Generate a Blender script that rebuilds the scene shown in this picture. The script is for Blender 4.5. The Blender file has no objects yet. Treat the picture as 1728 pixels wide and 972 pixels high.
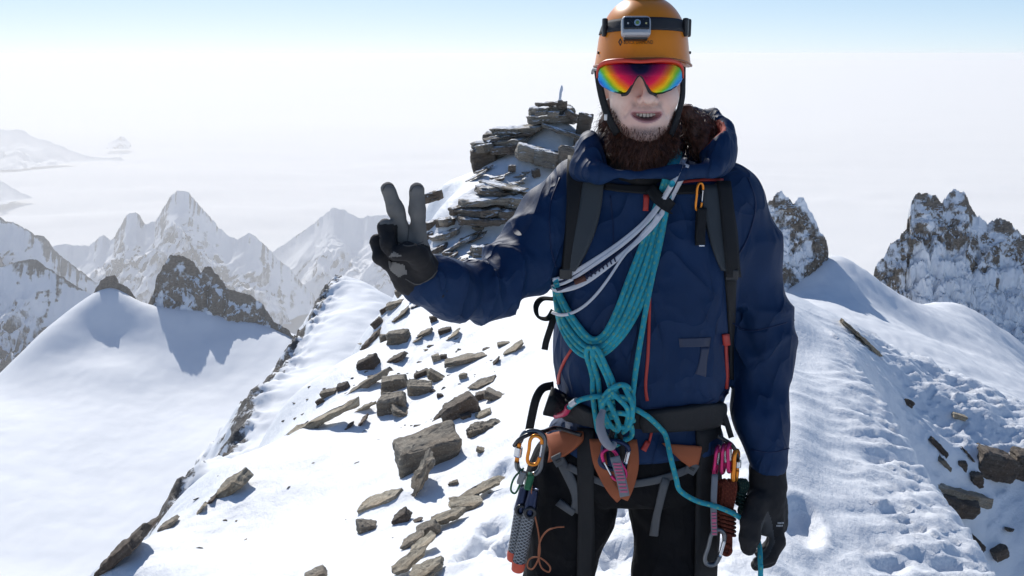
import bpy, bmesh, math, random
import numpy as np
from mathutils import Vector, Matrix
from mathutils.bvhtree import BVHTree

# ------------------------------------------------------------------ camera, world, sun, exposure
SC = bpy.context.scene
COL = SC.collection
CAM_Z = 1.70
PITCH = math.radians(13.26)
FPX = 1680.0                       # focal length in pixels of the 1728 px wide photograph
cam_d = bpy.data.cameras.new('camera')
cam_d.sensor_width = 36.0
cam_d.lens = 36.0 * FPX / 1728.0
cam_d.clip_start = 0.05
cam_d.clip_end = 400000.0
cam = bpy.data.objects.new('camera', cam_d)
cam.location = (0, 0, CAM_Z)
cam.rotation_euler = (math.pi / 2 - PITCH, 0, 0)
COL.objects.link(cam)
SC.camera = cam

SUN_EL = math.radians(34.0)
SUN_AZ = math.radians(-20.0)       # clockwise from +Y seen from above: the sun stands ahead, to the left
SUN_DIR = Vector((math.sin(SUN_AZ) * math.cos(SUN_EL), math.cos(SUN_AZ) * math.cos(SUN_EL), math.sin(SUN_EL)))
world = bpy.data.worlds.new('World')
SC.world = world
world.use_nodes = True
wn = world.node_tree.nodes
wl = world.node_tree.links
wn.clear()
sky = wn.new('ShaderNodeTexSky')
sky.sky_type = 'NISHITA'
sky.sun_disc = False
sky.sun_elevation = SUN_EL
sky.sun_rotation = SUN_AZ
sky.altitude = 3200.0
sky.air_density = 0.58
sky.dust_density = 1.0
sky.ozone_density = 4.0
bg = wn.new('ShaderNodeBackground')
bg.inputs['Strength'].default_value = 0.15
wo = wn.new('ShaderNodeOutputWorld')
# a photographic shoulder over the whole sky, c / (1 + 0.165 c): keeps the bright horizon from clipping
den = wn.new('ShaderNodeVectorMath'); den.operation = 'MULTIPLY_ADD'
den.inputs[1].default_value = (0.165, 0.165, 0.165); den.inputs[2].default_value = (1, 1, 1)
div = wn.new('ShaderNodeVectorMath'); div.operation = 'DIVIDE'
wl.new(sky.outputs[0], den.inputs[0]); wl.new(sky.outputs[0], div.inputs[0]); wl.new(den.outputs[0], div.inputs[1])
wl.new(div.outputs[0], bg.inputs['Color'])
wl.new(bg.outputs[0], wo.inputs['Surface'])

sun_d = bpy.data.lights.new('sun', 'SUN')
sun_d.energy = 2.5
sun_d.angle = math.radians(0.53)
sun_d.color = (1.0, 0.965, 0.91)
sun = bpy.data.objects.new('sun', sun_d)
sun.rotation_euler = SUN_DIR.to_track_quat('Z', 'Y').to_euler()
sun.location = (-20, 60, 50)
COL.objects.link(sun)

SC.view_settings.view_transform = 'Standard'
SC.view_settings.look = 'None'
SC.view_settings.gamma = 1.0
SC.view_settings.exposure = 0.82
SC.view_settings.use_curve_mapping = False
SC.cycles.use_denoising = True
SC.cycles.max_bounces = 8
SC.cycles.diffuse_bounces = 4
SC.cycles.volume_bounces = 1

rng = np.random.default_rng(11)
random.seed(11)

# ------------------------------------------------------------------ pixel rays
CT, ST = math.cos(PITCH), math.sin(PITCH)
CAMP = np.array([0.0, 0.0, CAM_Z])
def ray(px, py):
    a = (px - 864.0) / FPX
    b = (486.0 - py) / FPX
    return np.array([a, CT + ST * b, -ST + CT * b])
def at(px, py, Y):
    """The point on the pixel's line of sight at world distance Y ahead of the camera."""
    d = ray(px, py)
    return CAMP + d * (Y / d[1])

# ------------------------------------------------------------------ noise
_perm = rng.permutation(256).astype(np.int32)
_perm = np.concatenate([_perm, _perm, _perm])
_g = rng.normal(size=(256, 3)).astype(np.float32)
_g /= np.linalg.norm(_g, axis=1, keepdims=True)
def noise3(x, y, z):
    x = np.asarray(x, np.float32); y = np.asarray(y, np.float32); z = np.asarray(z, np.float32)
    x, y, z = np.broadcast_arrays(x, y, z)
    fx = np.floor(x); fy = np.floor(y); fz = np.floor(z)
    X = fx.astype(np.int32) & 255; Y = fy.astype(np.int32) & 255; Z = fz.astype(np.int32) & 255
    x = x - fx; y = y - fy; z = z - fz
    u = x * x * x * (x * (x * 6 - 15) + 10); v = y * y * y * (y * (y * 6 - 15) + 10); w = z * z * z * (z * (z * 6 - 15) + 10)
    out = 0
    for i in (0, 1):
        for j in (0, 1):
            for k in (0, 1):
                h = _perm[_perm[_perm[X + i] + Y + j] + Z + k] & 255
                g = _g[h]
                d = g[..., 0] * (x - i) + g[..., 1] * (y - j) + g[..., 2] * (z - k)
                out = out + d * (u if i else 1 - u) * (v if j else 1 - v) * (w if k else 1 - w)
    return out * 1.5
def fbm(x, y, z, o=4, lac=2.03, gain=0.5):
    a, s, f = 1.0, 0.0, 1.0
    for i in range(o):
        s = s + a * noise3(x * f + 7.3 * i, y * f - 3.1 * i, z * f + 1.7 * i)
        a *= gain; f *= lac
    return s
def ridged(x, y, z, o=4, lac=2.03, gain=0.5):
    a, s, f = 1.0, 0.0, 1.0
    for i in range(o):
        s = s + a * (1 - 2 * np.abs(noise3(x * f + 5.3 * i, y * f - 9.1 * i, z * f + 2.7 * i)))
        a *= gain; f *= lac
    return s
def sstep(a, b, x):
    t = np.clip((x - a) / (b - a), 0, 1)
    return t * t * (3 - 2 * t)

# ------------------------------------------------------------------ object helpers
def tag(o, label=None, cat=None, group=None, kind=None):
    if label: o['label'] = label
    if cat: o['category'] = cat
    if group: o['group'] = group
    if kind: o['kind'] = kind
    return o
def empty(name, loc=(0, 0, 0)):
    o = bpy.data.objects.new(name, None)
    o.empty_display_size = 0.1
    o.location = loc
    COL.objects.link(o)
    return o
def link(name, me, mat=None, parent=None, smooth=True):
    o = bpy.data.objects.new(name, me)
    COL.objects.link(o)
    if mat is not None:
        for m in (mat if isinstance(mat, (list, tuple)) else [mat]):
            me.materials.append(m)
    if smooth and len(me.polygons):
        me.polygons.foreach_set('use_smooth', np.ones(len(me.polygons), bool))
    if parent is not None:
        o.parent = parent
        if parent.type == 'EMPTY': o.matrix_parent_inverse = Matrix.Translation(-Vector(parent.location))   # meshes are built in world coordinates
    return o
def mesh_np(name, V, F, attrs=None):
    """V (n,3), F (m,3) or (m,4) arrays -> mesh, fast."""
    V = np.ascontiguousarray(V, np.float32); F = np.ascontiguousarray(F, np.int32)
    me = bpy.data.meshes.new(name)
    k = F.shape[1]
    me.vertices.add(len(V)); me.vertices.foreach_set('co', V.ravel())
    me.loops.add(F.size); me.loops.foreach_set('vertex_index', F.ravel())
    me.polygons.add(len(F)); me.polygons.foreach_set('loop_start', np.arange(0, F.size, k, dtype=np.int32))
    me.update(calc_edges=True)
    me.validate()
    for n, a in (attrs or {}).items():
        at_ = me.attributes.new(n, 'FLOAT', 'POINT')
        at_.data.foreach_set('value', np.ascontiguousarray(a, np.float32).ravel())
    return me
def grid_faces(nr, nc, flip=False):
    i, j = np.meshgrid(np.arange(nr - 1), np.arange(nc - 1), indexing='ij')
    a = (i * nc + j).ravel()
    F = np.stack([a, a + 1, a + nc + 1, a + nc], 1)
    return F[:, ::-1] if flip else F

# ------------------------------------------------------------------ materials
def new_mat(name):
    m = bpy.data.materials.new(name)
    m.use_nodes = True
    nt = m.node_tree
    b = nt.nodes['Principled BSDF']
    return m, nt, b
def N(nt, t, **kw):
    n = nt.nodes.new(t)
    for k, v in kw.items():
        if k.startswith('_'): setattr(n, k[1:], v)
        else: n.inputs[k.replace('_', ' ')].default_value = v
    return n
def ramp(nt, src, stops, interp='LINEAR'):
    r = nt.nodes.new('ShaderNodeValToRGB')
    r.color_ramp.interpolation = interp
    e = r.color_ramp.elements
    while len(e) < len(stops): e.new(0.5)
    for q, (p, c) in zip(e, stops):
        q.position = p; q.color = (c[0], c[1], c[2], 1) if hasattr(c, '__len__') else (c, c, c, 1)
    nt.links.new(src, r.inputs[0])
    return r.outputs[0]
def mixc(nt, fac, a, b, mode='MIX'):
    m = nt.nodes.new('ShaderNodeMix'); m.data_type = 'RGBA'; m.blend_type = mode
    for s, v in ((m.inputs[0], fac), (m.inputs[6], a), (m.inputs[7], b)):
        if hasattr(v, 'node'): nt.links.new(v, s)
        elif hasattr(v, '__len__'): s.default_value = (*v[:3], 1)
        else: s.default_value = v
    return m.outputs[2]
def math_(nt, op, a, b=0.0):
    m = nt.nodes.new('ShaderNodeMath'); m.operation = op
    for s, v in zip(m.inputs, (a, b)):
        if hasattr(v, 'node'): nt.links.new(v, s)
        else: s.default_value = v
    return m.outputs[0]
def noise_tex(nt, scale, detail=4, rough=0.55, coord='Object', stretch=None, dist=0.0):
    tc = nt.nodes.new('ShaderNodeTexCoord')
    src = tc.outputs[coord]
    if stretch:
        mp = nt.nodes.new('ShaderNodeMapping'); mp.inputs['Scale'].default_value = stretch[:3]
        if len(stretch) > 3: mp.inputs['Rotation'].default_value = stretch[3:6]
        nt.links.new(src, mp.inputs[0]); src = mp.outputs[0]
    n = N(nt, 'ShaderNodeTexNoise', Scale=scale, Detail=detail, Roughness=rough, Distortion=dist)
    nt.links.new(src, n.inputs['Vector'])
    return n.outputs['Fac']
def add_bump(nt, b, heights, dist=0.01, strength=1.0):
    prev = None
    for h, d, s in heights:
        bp = N(nt, 'ShaderNodeBump', Strength=s, Distance=d)
        nt.links.new(h, bp.inputs['Height'])
        if prev is not None: nt.links.new(prev, bp.inputs['Normal'])
        prev = bp.outputs[0]
    nt.links.new(prev, b.inputs['Normal'])
def simple(name, col, rough=0.6, metal=0.0, spec=0.5, bump=None, var=None, coat=0.0, sheen=0.0):
    m, nt, b = new_mat(name)
    b.inputs['Base Color'].default_value = (*col, 1)
    b.inputs['Roughness'].default_value = rough
    b.inputs['Metallic'].default_value = metal
    b.inputs['Specular IOR Level'].default_value = spec
    b.inputs['Coat Weight'].default_value = coat
    b.inputs['Sheen Weight'].default_value = sheen
    if var:
        sc, amt = var
        f = noise_tex(nt, sc, 5, 0.6)
        lo = tuple(c * (1 - amt) for c in col); hi = tuple(min(1, c * (1 + amt)) for c in col)
        nt.links.new(ramp(nt, f, [(0.3, lo), (0.7, hi)]), b.inputs['Base Color'])
    if bump:
        add_bump(nt, b, [(noise_tex(nt, bump[0], 4), bump[1], 1.0)])
    return m

def mat_snow():
    m, nt, b = new_mat('snow')
    f = noise_tex(nt, 0.7, 5)
    nt.links.new(ramp(nt, f, [(0.3, (0.80, 0.825, 0.86)), (0.7, (0.87, 0.885, 0.905))]), b.inputs['Base Color'])
    b.inputs['Roughness'].default_value = 0.55
    b.inputs['Specular IOR Level'].default_value = 0.25
    fine = noise_tex(nt, 60, 6, 0.7)
    mid = noise_tex(nt, 9, 5, 0.6, stretch=(1.0, 0.55, 1.0, 0, 0, 0.5))
    add_bump(nt, b, [(mid, 0.035, 0.5), (fine, 0.006, 0.6)])
    return m
SNOW = mat_snow()

def mat_ground(name, rock_cols, snow_cols=((0.80, 0.825, 0.86), (0.87, 0.885, 0.905)), s=1.0, edge=0.3, bump=0.05):
    """snow and bare rock, told apart by the mesh attribute 'rock'; s is the size of the pattern in metres"""
    m, nt, b = new_mat(name)
    a = nt.nodes.new('ShaderNodeAttribute'); a.attribute_name = 'rock'
    n1 = noise_tex(nt, 1.0 / s, 8, 0.65)
    k = math_(nt, 'ADD', a.outputs['Fac'], math_(nt, 'MULTIPLY', math_(nt, 'SUBTRACT', n1, 0.5), 0.9))
    fac = ramp(nt, k, [(0.5 - edge * 0.3, 0.0), (0.5 + edge * 0.3, 1.0)])
    n2 = noise_tex(nt, 2.3 / s, 7, 0.7, stretch=(1, 1, 2.2))
    rc = ramp(nt, n2, [(0.3, rock_cols[0]), (0.5, rock_cols[1]), (0.72, rock_cols[2])])
    n3 = noise_tex(nt, 0.5 / s, 4)
    sc_ = ramp(nt, n3, [(0.3, snow_cols[0]), (0.7, snow_cols[1])])
    nt.links.new(mixc(nt, fac, sc_, rc), b.inputs['Base Color'])
    b.inputs['Roughness'].default_value = 0.75
    b.inputs['Specular IOR Level'].default_value = 0.2
    rb = math_(nt, 'MULTIPLY', n2, fac)
    add_bump(nt, b, [(n1, bump * s * 0.5, 0.5), (rb, bump * s * 2.0, 0.9)])
    return m
GREYROCK = ((0.06, 0.056, 0.053), (0.14, 0.13, 0.12), (0.25, 0.235, 0.21))
TANROCK = ((0.095, 0.076, 0.058), (0.225, 0.182, 0.140), (0.38, 0.32, 0.25))
# ------------------------------------------------------------------ terrain from control points
def rbf(pts, c, lam=0.0):
    A = np.asarray(pts, float)
    xy, z = A[:, :2], A[:, 2]
    D = np.sqrt(((xy[:, None] - xy[None]) ** 2).sum(-1) + c * c)
    n = len(A)
    M = np.zeros((n + 3, n + 3)); M[:n, :n] = -D + np.eye(n) * (1e-6 + lam)
    M[:n, n] = 1; M[:n, n + 1:n + 3] = xy; M[n, :n] = 1; M[n + 1:n + 3, :n] = xy.T
    w = np.linalg.solve(M, np.concatenate([z, [0, 0, 0]]))
    def f(x, y):
        x = np.asarray(x, float); y = np.asarray(y, float)
        r = w[n] + w[n + 1] * x + w[n + 2] * y
        for k in range(n):
            r = r - w[k] * np.sqrt((x - xy[k, 0]) ** 2 + (y - xy[k, 1]) ** 2 + c * c)
        return r
    return f

# the crest the climber stands on: pixel, distance -> point of the snow
near_px = [
    # broad top and left slope
    (1340, 972, 3.02), (1345, 700, 4.55), (1345, 560, 6.0), (1345, 500, 7.0),
    (1050, 950, 3.2), (850, 900, 3.9), (700, 850, 4.8), (560, 800, 5.8), (400, 900, 5.2), (690, 700, 7.0), (860, 640, 7.0),
    (760, 600, 8.5), (740, 520, 10.5), (800, 440, 12.0), (870, 390, 13.0), (720, 385, 13.5), (765, 325, 14.0), (880, 290, 14.3),
    # edge of the left slope
    (160, 972, 5.0), (300, 850, 6.5), (470, 705, 9.0), (600, 595, 11.5), (690, 485, 15.0), (725, 345, 15.4), (800, 300, 15.6),
    # rock knoll
    (905, 265, 14.6), (935, 232, 15.0), (950, 205, 15.3), (985, 235, 15.2),
    # right face, its lip, the hollow with rocks and the hump beyond
    (1690, 972, 3.68), (1628, 888, 4.2), (1570, 815, 4.75), (1444, 626, 6.05), (1345, 620, 5.3), (1342, 830, 3.7),
    (1640, 835, 6.65), (1728, 880, 6.6), (1728, 975, 6.4), (1728, 1100, 6.2), (1690, 930, 6.5), (1625, 850, 6.58), (1600, 740, 7.0), (1700, 770, 6.95),
    (1400, 532, 9.0), (1460, 578, 9.0), (1540, 622, 9.0), (1620, 660, 8.9), (1728, 692, 8.5),
]
near_w = [(0, 0, 0), (0.3, 2.05, 0.0), (0.9, 2.0, -0.02), (-0.5, 2.05, -0.06), (0, -5, 0), (-2.2, -5, -1.2), (2.2, -5, -1.0), (-7, -5, -8), (7, -5, -6),
          (-1.8, 2, -0.75), (2.2, 2, -0.9), (-1.8, 0, -0.8), (2.0, 0, -0.8),
          (-3.8, 5, -4.2), (-3.9, 6.5, -4.8), (-3.9, 9, -5.8), (-3.6, 11.5, -6.4), (-3.3, 15, -6.8), (-3.0, 17, -5.0), (-4.0, 2, -3.2),
          (-8, 5, -10.5), (-8, 10, -11), (-8, 16, -11), (-6, 24, -10), (0, 18.5, -1.8), (0, 24, -6.5), (5, 24, -8), (3, 18, -3.6), (1.6, 10.5, -0.35), (2.4, 13, -1.7),
          (2.50, 4.2, -1.75), (2.62, 5.3, -1.75), (2.80, 6.6, -0.95), (2.05, 3.2, -1.2), (3.3, 5.0, -2.6), (3.4, 11.4, -2.6), (4.4, 11.2, -2.8), (5.6, 10.5, -2.9), (9, 11, -6), (9, 6, -5), (5.5, 6.5, -2.2), (4.4, 4.6, -3.2), (4.2, 2, -4.2), (9, 1, -7), (9, 18, -9)]
near_pts = [tuple(at(*p)) for p in near_px] + near_w
near_f = rbf(near_pts, 0.35)

def near_detail(x, y):
    """wind-carved relief: streaks on the right face, soft drift on the left, trodden snow on the crest"""
    crest = 0.31 * y
    rf = sstep(0.0, 0.5, x - crest) * sstep(13, 7, y)             # right of the crest
    z = (0.09 - 0.06 * rf) * fbm(x * 0.35, y * 0.35, 0.3, 4)
    z += (0.030 - 0.018 * rf) * fbm(x * 1.3 + 4, y * 0.7, 2.1, 4)
    a = 0.55                                                       # streaks run down the face
    u = x * math.cos(a) + y * math.sin(a); v = -x * math.sin(a) + y * math.cos(a)
    sas = ridged(u * 2.0, v * 6.5, 1.0, 4, gain=0.6)
    z += rf * (0.022 * sas + 0.020 * ridged(u * 4 + 3, v * 14, 6.0, 3) + 0.012 * fbm(x * 9, y * 9, 4.0, 3))
    hol = sstep(2.6, 3.4, x) * sstep(10.5, 8.5, y)                 # lumpy snow round the rocks on the right
    z += hol * 0.07 * fbm(x * 1.7, y * 1.7, 9.0, 4)
    lf = 1 - rf
    z += lf * 0.012 * ridged(x * 1.2 + y * 0.8, y * 3.2 - x * 1.4, 5.0, 3) * sstep(-0.5, 0.4, fbm(x * 0.6, y * 0.6, 7.7, 2))
    tr = np.exp(-((x - 0.12 * y) / 0.55) ** 2) * sstep(8.0, 4.0, y)    # trodden track
    z += tr * (0.04 * fbm(x * 4.5, y * 4.5, 3.3, 3) + 0.028 * ridged(x * 9, y * 9, 1.3, 3))
    nz_ = noise3(x * 14, y * 14, 3.0)
    for fx, fy, fa in foot:
        dx, dy = x - fx, y - fy
        u = dx * math.cos(fa) + dy * math.sin(fa); v = -dx * math.sin(fa) + dy * math.cos(fa)
        q = np.sqrt((u / 0.17) ** 2 + (v / 0.075) ** 2)
        z += -0.05 * sstep(1.15, 0.6, q + 0.25 * nz_) + 0.015 * np.exp(-((q - 1.35) / 0.25) ** 2)
    return z
foot = []
for px, py, Y, a in [(835, 905, 3.9, 1.5), (905, 860, 4.2, 1.4), (850, 800, 4.7, 1.6), (1040, 900, 3.6, 1.5), (1350, 900, 3.4, 1.3), (805, 940, 3.7, 1.2), (1048, 965, 3.1, 1.5),
                     (870, 950, 3.5, 1.9)]:
    p = at(px, py, Y); foot.append((p[0], p[1], a))
lip_line = np.array([at(1745, 1100, 3.0)[:2], at(1648, 972, 3.68)[:2], at(1588, 888, 4.2)[:2], at(1530, 812, 4.75)[:2], at(1478, 715, 5.4)[:2], at(1425, 624, 6.05)[:2]])
def lip(x, y):
    """the sharp wind lip on the right: the snow breaks away just beyond it"""
    best = np.full(np.shape(x), 1e9); sg = np.ones(np.shape(x)); al = np.zeros(np.shape(x))
    n_ = len(lip_line) - 1
    for k, (a, b) in enumerate(zip(lip_line[:-1], lip_line[1:])):
        ab = b - a; t = np.clip(((x - a[0]) * ab[0] + (y - a[1]) * ab[1]) / (ab @ ab), 0, 1)
        dx, dy = x - a[0] - t * ab[0], y - a[1] - t * ab[1]
        d = np.hypot(dx, dy); m = d < best
        best = np.where(m, d, best); sg = np.where(m, np.sign(dx * ab[1] - dy * ab[0]), sg); al = np.where(m, (k + t) / n_, al)
    sd = best * sg
    fade = sstep(1.0, 0.8, al) * sstep(0.0, 0.05, al)
    right = best * (sg > 0); left_ = best * (sg < 0)
    drop = -0.62 * sstep(0.0, 0.16, right) * np.exp(-(right / 1.3) ** 2)
    rise = 0.05 * np.exp(-(left_ / 0.35) ** 2) * (sg <= 0) + 0.05 * np.exp(-(right / 0.05) ** 2) * (sg > 0)
    return fade * (drop + rise), sd
def near_z(x, y):
    x = np.asarray(x, float); y = np.asarray(y, float)
    lz, sd = lip(x + 0.04 * noise3(x * 3, y * 3, 8.0), y)
    # the right face: an even slope from the crest to the lip
    xc = 0.308 * y
    s_ = np.interp(y, [2.5, 3.68, 4.2, 4.75, 6.05, 7.0], [0.40, 0.44, 0.52, 0.61, 0.70, 0.66])
    face = -s_ * 0.10 * np.log1p(np.exp(np.clip((x - xc) / 0.10, -30, 30)))
    w_ = sstep(-0.15, 0.15, x - xc) * (1 - sstep(0.0, 0.30, sd)) * sstep(2.4, 3.2, y) * sstep(7.4, 6.2, y) * sstep(3.2, 2.6, x)
    return near_f(x, y) * (1 - w_) + face * w_ + near_detail(x, y) + lz

ys = np.concatenate([np.linspace(-6, 1.5, 60)[:-1], np.linspace(1.5, 8, 300)[:-1], np.linspace(8, 24, 330)])
xs = np.concatenate([np.linspace(-8, -3.2, 60)[:-1], np.linspace(-3.2, 5.2, 330)[:-1], np.linspace(5.2, 9, 40)])
XX, YY = np.meshgrid(xs, ys)
ZZ = near_z(XX, YY)
near_me = mesh_np('snow_ridge', np.stack([XX, YY, ZZ], -1).reshape(-1, 3), grid_faces(len(ys), len(xs)))
ridge = tag(link('snow_ridge', near_me, SNOW), kind='structure')
near_bvh = BVHTree.FromObject(ridge, bpy.context.evaluated_depsgraph_get()) if False else BVHTree.FromPolygons(
    [Vector(v) for v in np.stack([XX, YY, ZZ], -1).reshape(-1, 3)[:, :]], grid_faces(len(ys), len(xs)).tolist())
def hit_ground(px, py):
    d = Vector(ray(px, py)).normalized()
    loc, nor, i, dist = near_bvh.ray_cast(Vector(CAMP), d)
    return loc, nor

# ------------------------------------------------------------------ the mountain under the crest: left spur with ice face, right snowfield
flank_px = [(650, 503, 50), (575, 515, 55), (500, 590, 45), (430, 680, 36), (300, 850, 25), (600, 590, 42), (560, 660, 36), (470, 760, 27),
            (1400, 428, 92), (1480, 488, 96), (1600, 512, 106), (1660, 575, 90), (1728, 642, 74), (1470, 600, 66), (1560, 560, 85), (1728, 690, 60), (1620, 640, 66), (1330, 480, 90)]
flank_w = [(-15, 25, -22), (-17, 36, -25), (-18, 45, -28), (-17, 55, -30), (-14, 62, -28), (-6, 60, -26), (-40, 40, -75), (-40, 90, -90), (0, 75, -34), (0, 45, -14), (8, 60, -17), (16, 78, -19),
           (0, 30, -12), (10, 40, -15), (20, 50, -19), (24, 30, -18), (14, 18, -12), (-10, 12, -16), (-9, 0, -14), (-30, 0, -60), (0, 0, -6), (3, 8, -7), (0, 16, -9), (10, 0, -12), (40, 0, -40),
           (0, -40, -12), (-40, -40, -70), (40, -40, -50), (60, 40, -50), (56, 110, -29.6), (51.5, 94, -29.4), (48, 78, -28), (66, 114, -37), (61, 98, -37), (58, 82, -35),
           (27, 112, -40), (45, 122, -48), (62, 138, -55), (10, 105, -42), (-20, 100, -60), (40, 140, -75)]
flank_f = rbf([tuple(at(*p)) for p in flank_px] + flank_w, 3.0)
def flank_z(x, y):
    z = flank_f(x, y)
    z += 0.5 * fbm(x * 0.06, y * 0.06, 0.3, 4) + 0.10 * fbm(x * 0.5, y * 0.5, 1.3, 3)
    return z
rib_line = np.array([at(640, 490, 57)[:2], at(575, 513, 55)[:2], at(500, 588, 45)[:2], at(430, 678, 36)[:2], at(300, 848, 25)[:2], at(230, 940, 20)[:2]])
def dist_line(x, y, L):
    d = np.full(np.shape(x), 1e9)
    for a, b in zip(L[:-1], L[1:]):
        ab = b - a; t = np.clip(((x - a[0]) * ab[0] + (y - a[1]) * ab[1]) / (ab @ ab), 0, 1)
        d = np.minimum(d, np.hypot(x - a[0] - t * ab[0], y - a[1] - t * ab[1]))
    return d
ys = np.concatenate([np.linspace(-40, 14, 40)[:-1], np.linspace(14, 70, 330)[:-1], np.linspace(70, 145, 160)])
xs = np.concatenate([np.linspace(-45, -22, 30)[:-1], np.linspace(-22, 0, 220)[:-1], np.linspace(0, 22, 60)[:-1], np.linspace(22, 66, 240)[:-1], np.linspace(66, 85, 20)])
XX, YY = np.meshgrid(xs, ys)
ZZ = flank_z(XX, YY)
dr = dist_line(XX, YY, rib_line)
left = XX - np.interp(YY, rib_line[::-1, 1], rib_line[::-1, 0])
rockm = np.exp(-(dr / 0.9) ** 2) * 0.52 + 0.38 * sstep(0.5, -2.0, left) * (YY < 62) * (YY > 12)
rn = ridged(XX * 0.55, YY * 0.55, ZZ * 0.8, 4)
ZZ = ZZ + np.exp(-(dr / 1.0) ** 2) * (0.45 * np.maximum(rn, -0.2)) + 0.5 * rn * sstep(-0.5, -2.5, left) * (YY < 62) * (YY > 12)
# blown crust and crevasse lips on the right field
fld = sstep(24, 30, XX)
ZZ += fld * 0.05 * ridged(XX * 0.9, YY * 0.5, 2.0, 3)
FLANK_MAT = mat_ground('flank_snow_and_rock', GREYROCK, s=0.6, edge=0.10, bump=0.12)
flank_me = mesh_np('mountain_flank', np.stack([XX, YY, ZZ], -1).reshape(-1, 3), grid_faces(len(ys), len(xs)), {'rock': rockm})
tag(link('mountain_flank', flank_me, FLANK_MAT), kind='structure')

# ------------------------------------------------------------------ glacier basin on the left
gl_px = [(-150, 972, 225), (0, 972, 232), (200, 972, 242), (400, 900, 274), (-150, 800, 280), (0, 800, 292), (200, 800, 306), (400, 800, 312), (0, 690, 350), (150, 690, 356), (330, 700, 366), (480, 690, 368),
         (330, 650, 393), (420, 640, 395), (200, 620, 390), (340, 560, 432), (340, 522, 446), (262, 517, 443), (430, 545, 440), (500, 580, 428), (520, 620, 408), (600, 640, 398),
         (0, 632, 388), (40, 598, 394), (70, 570, 402), (100, 543, 412), (130, 517, 424), (160, 495, 436), (192, 484, 443), (225, 504, 443), (240, 517, 444),
         (110, 596, 397), (60, 622, 384), (170, 560, 416), (70, 655, 371), (190, 600, 402), (-60, 690, 345)]
gl_w = [(-250, 230, -150), (60, 300, -170), (60, 420, -165), (-20, 480, -190), (-90, 480, -150), (-90, 510, -190), (-130, 490, -160), (-165, 480, -165), (-190, 468, -150), (-212, 452, -142), (-222, 428, -146), (-232, 402, -150),
        (-250, 385, -156), (-290, 440, -220), (-60, 480, -185), (-250, 560, -290), (0, 560, -280), (-330, 320, -190)]
gl_f = rbf([tuple(at(*p)) for p in gl_px] + gl_w, 9.0, lam=1.2)
xs = np.linspace(-330, 70, 420); ys = np.linspace(220, 570, 380)
XX, YY = np.meshgrid(xs, ys)
ZZ = gl_f(XX, YY) + 0.7 * fbm(XX * 0.02, YY * 0.02, 0.5, 4) + 0.12 * ridged(XX * 0.12, YY * 0.05, 2.2, 3)
GL_MAT = mat_ground('glacier_snow', GREYROCK, s=6.0, edge=0.2, bump=0.01)
gl_me = mesh_np('glacier', np.stack([XX, YY, ZZ], -1).reshape(-1, 3), grid_faces(len(ys), len(xs)), {'rock': np.zeros(XX.shape)})
tag(link('glacier', gl_me, GL_MAT), kind='structure')

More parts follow.
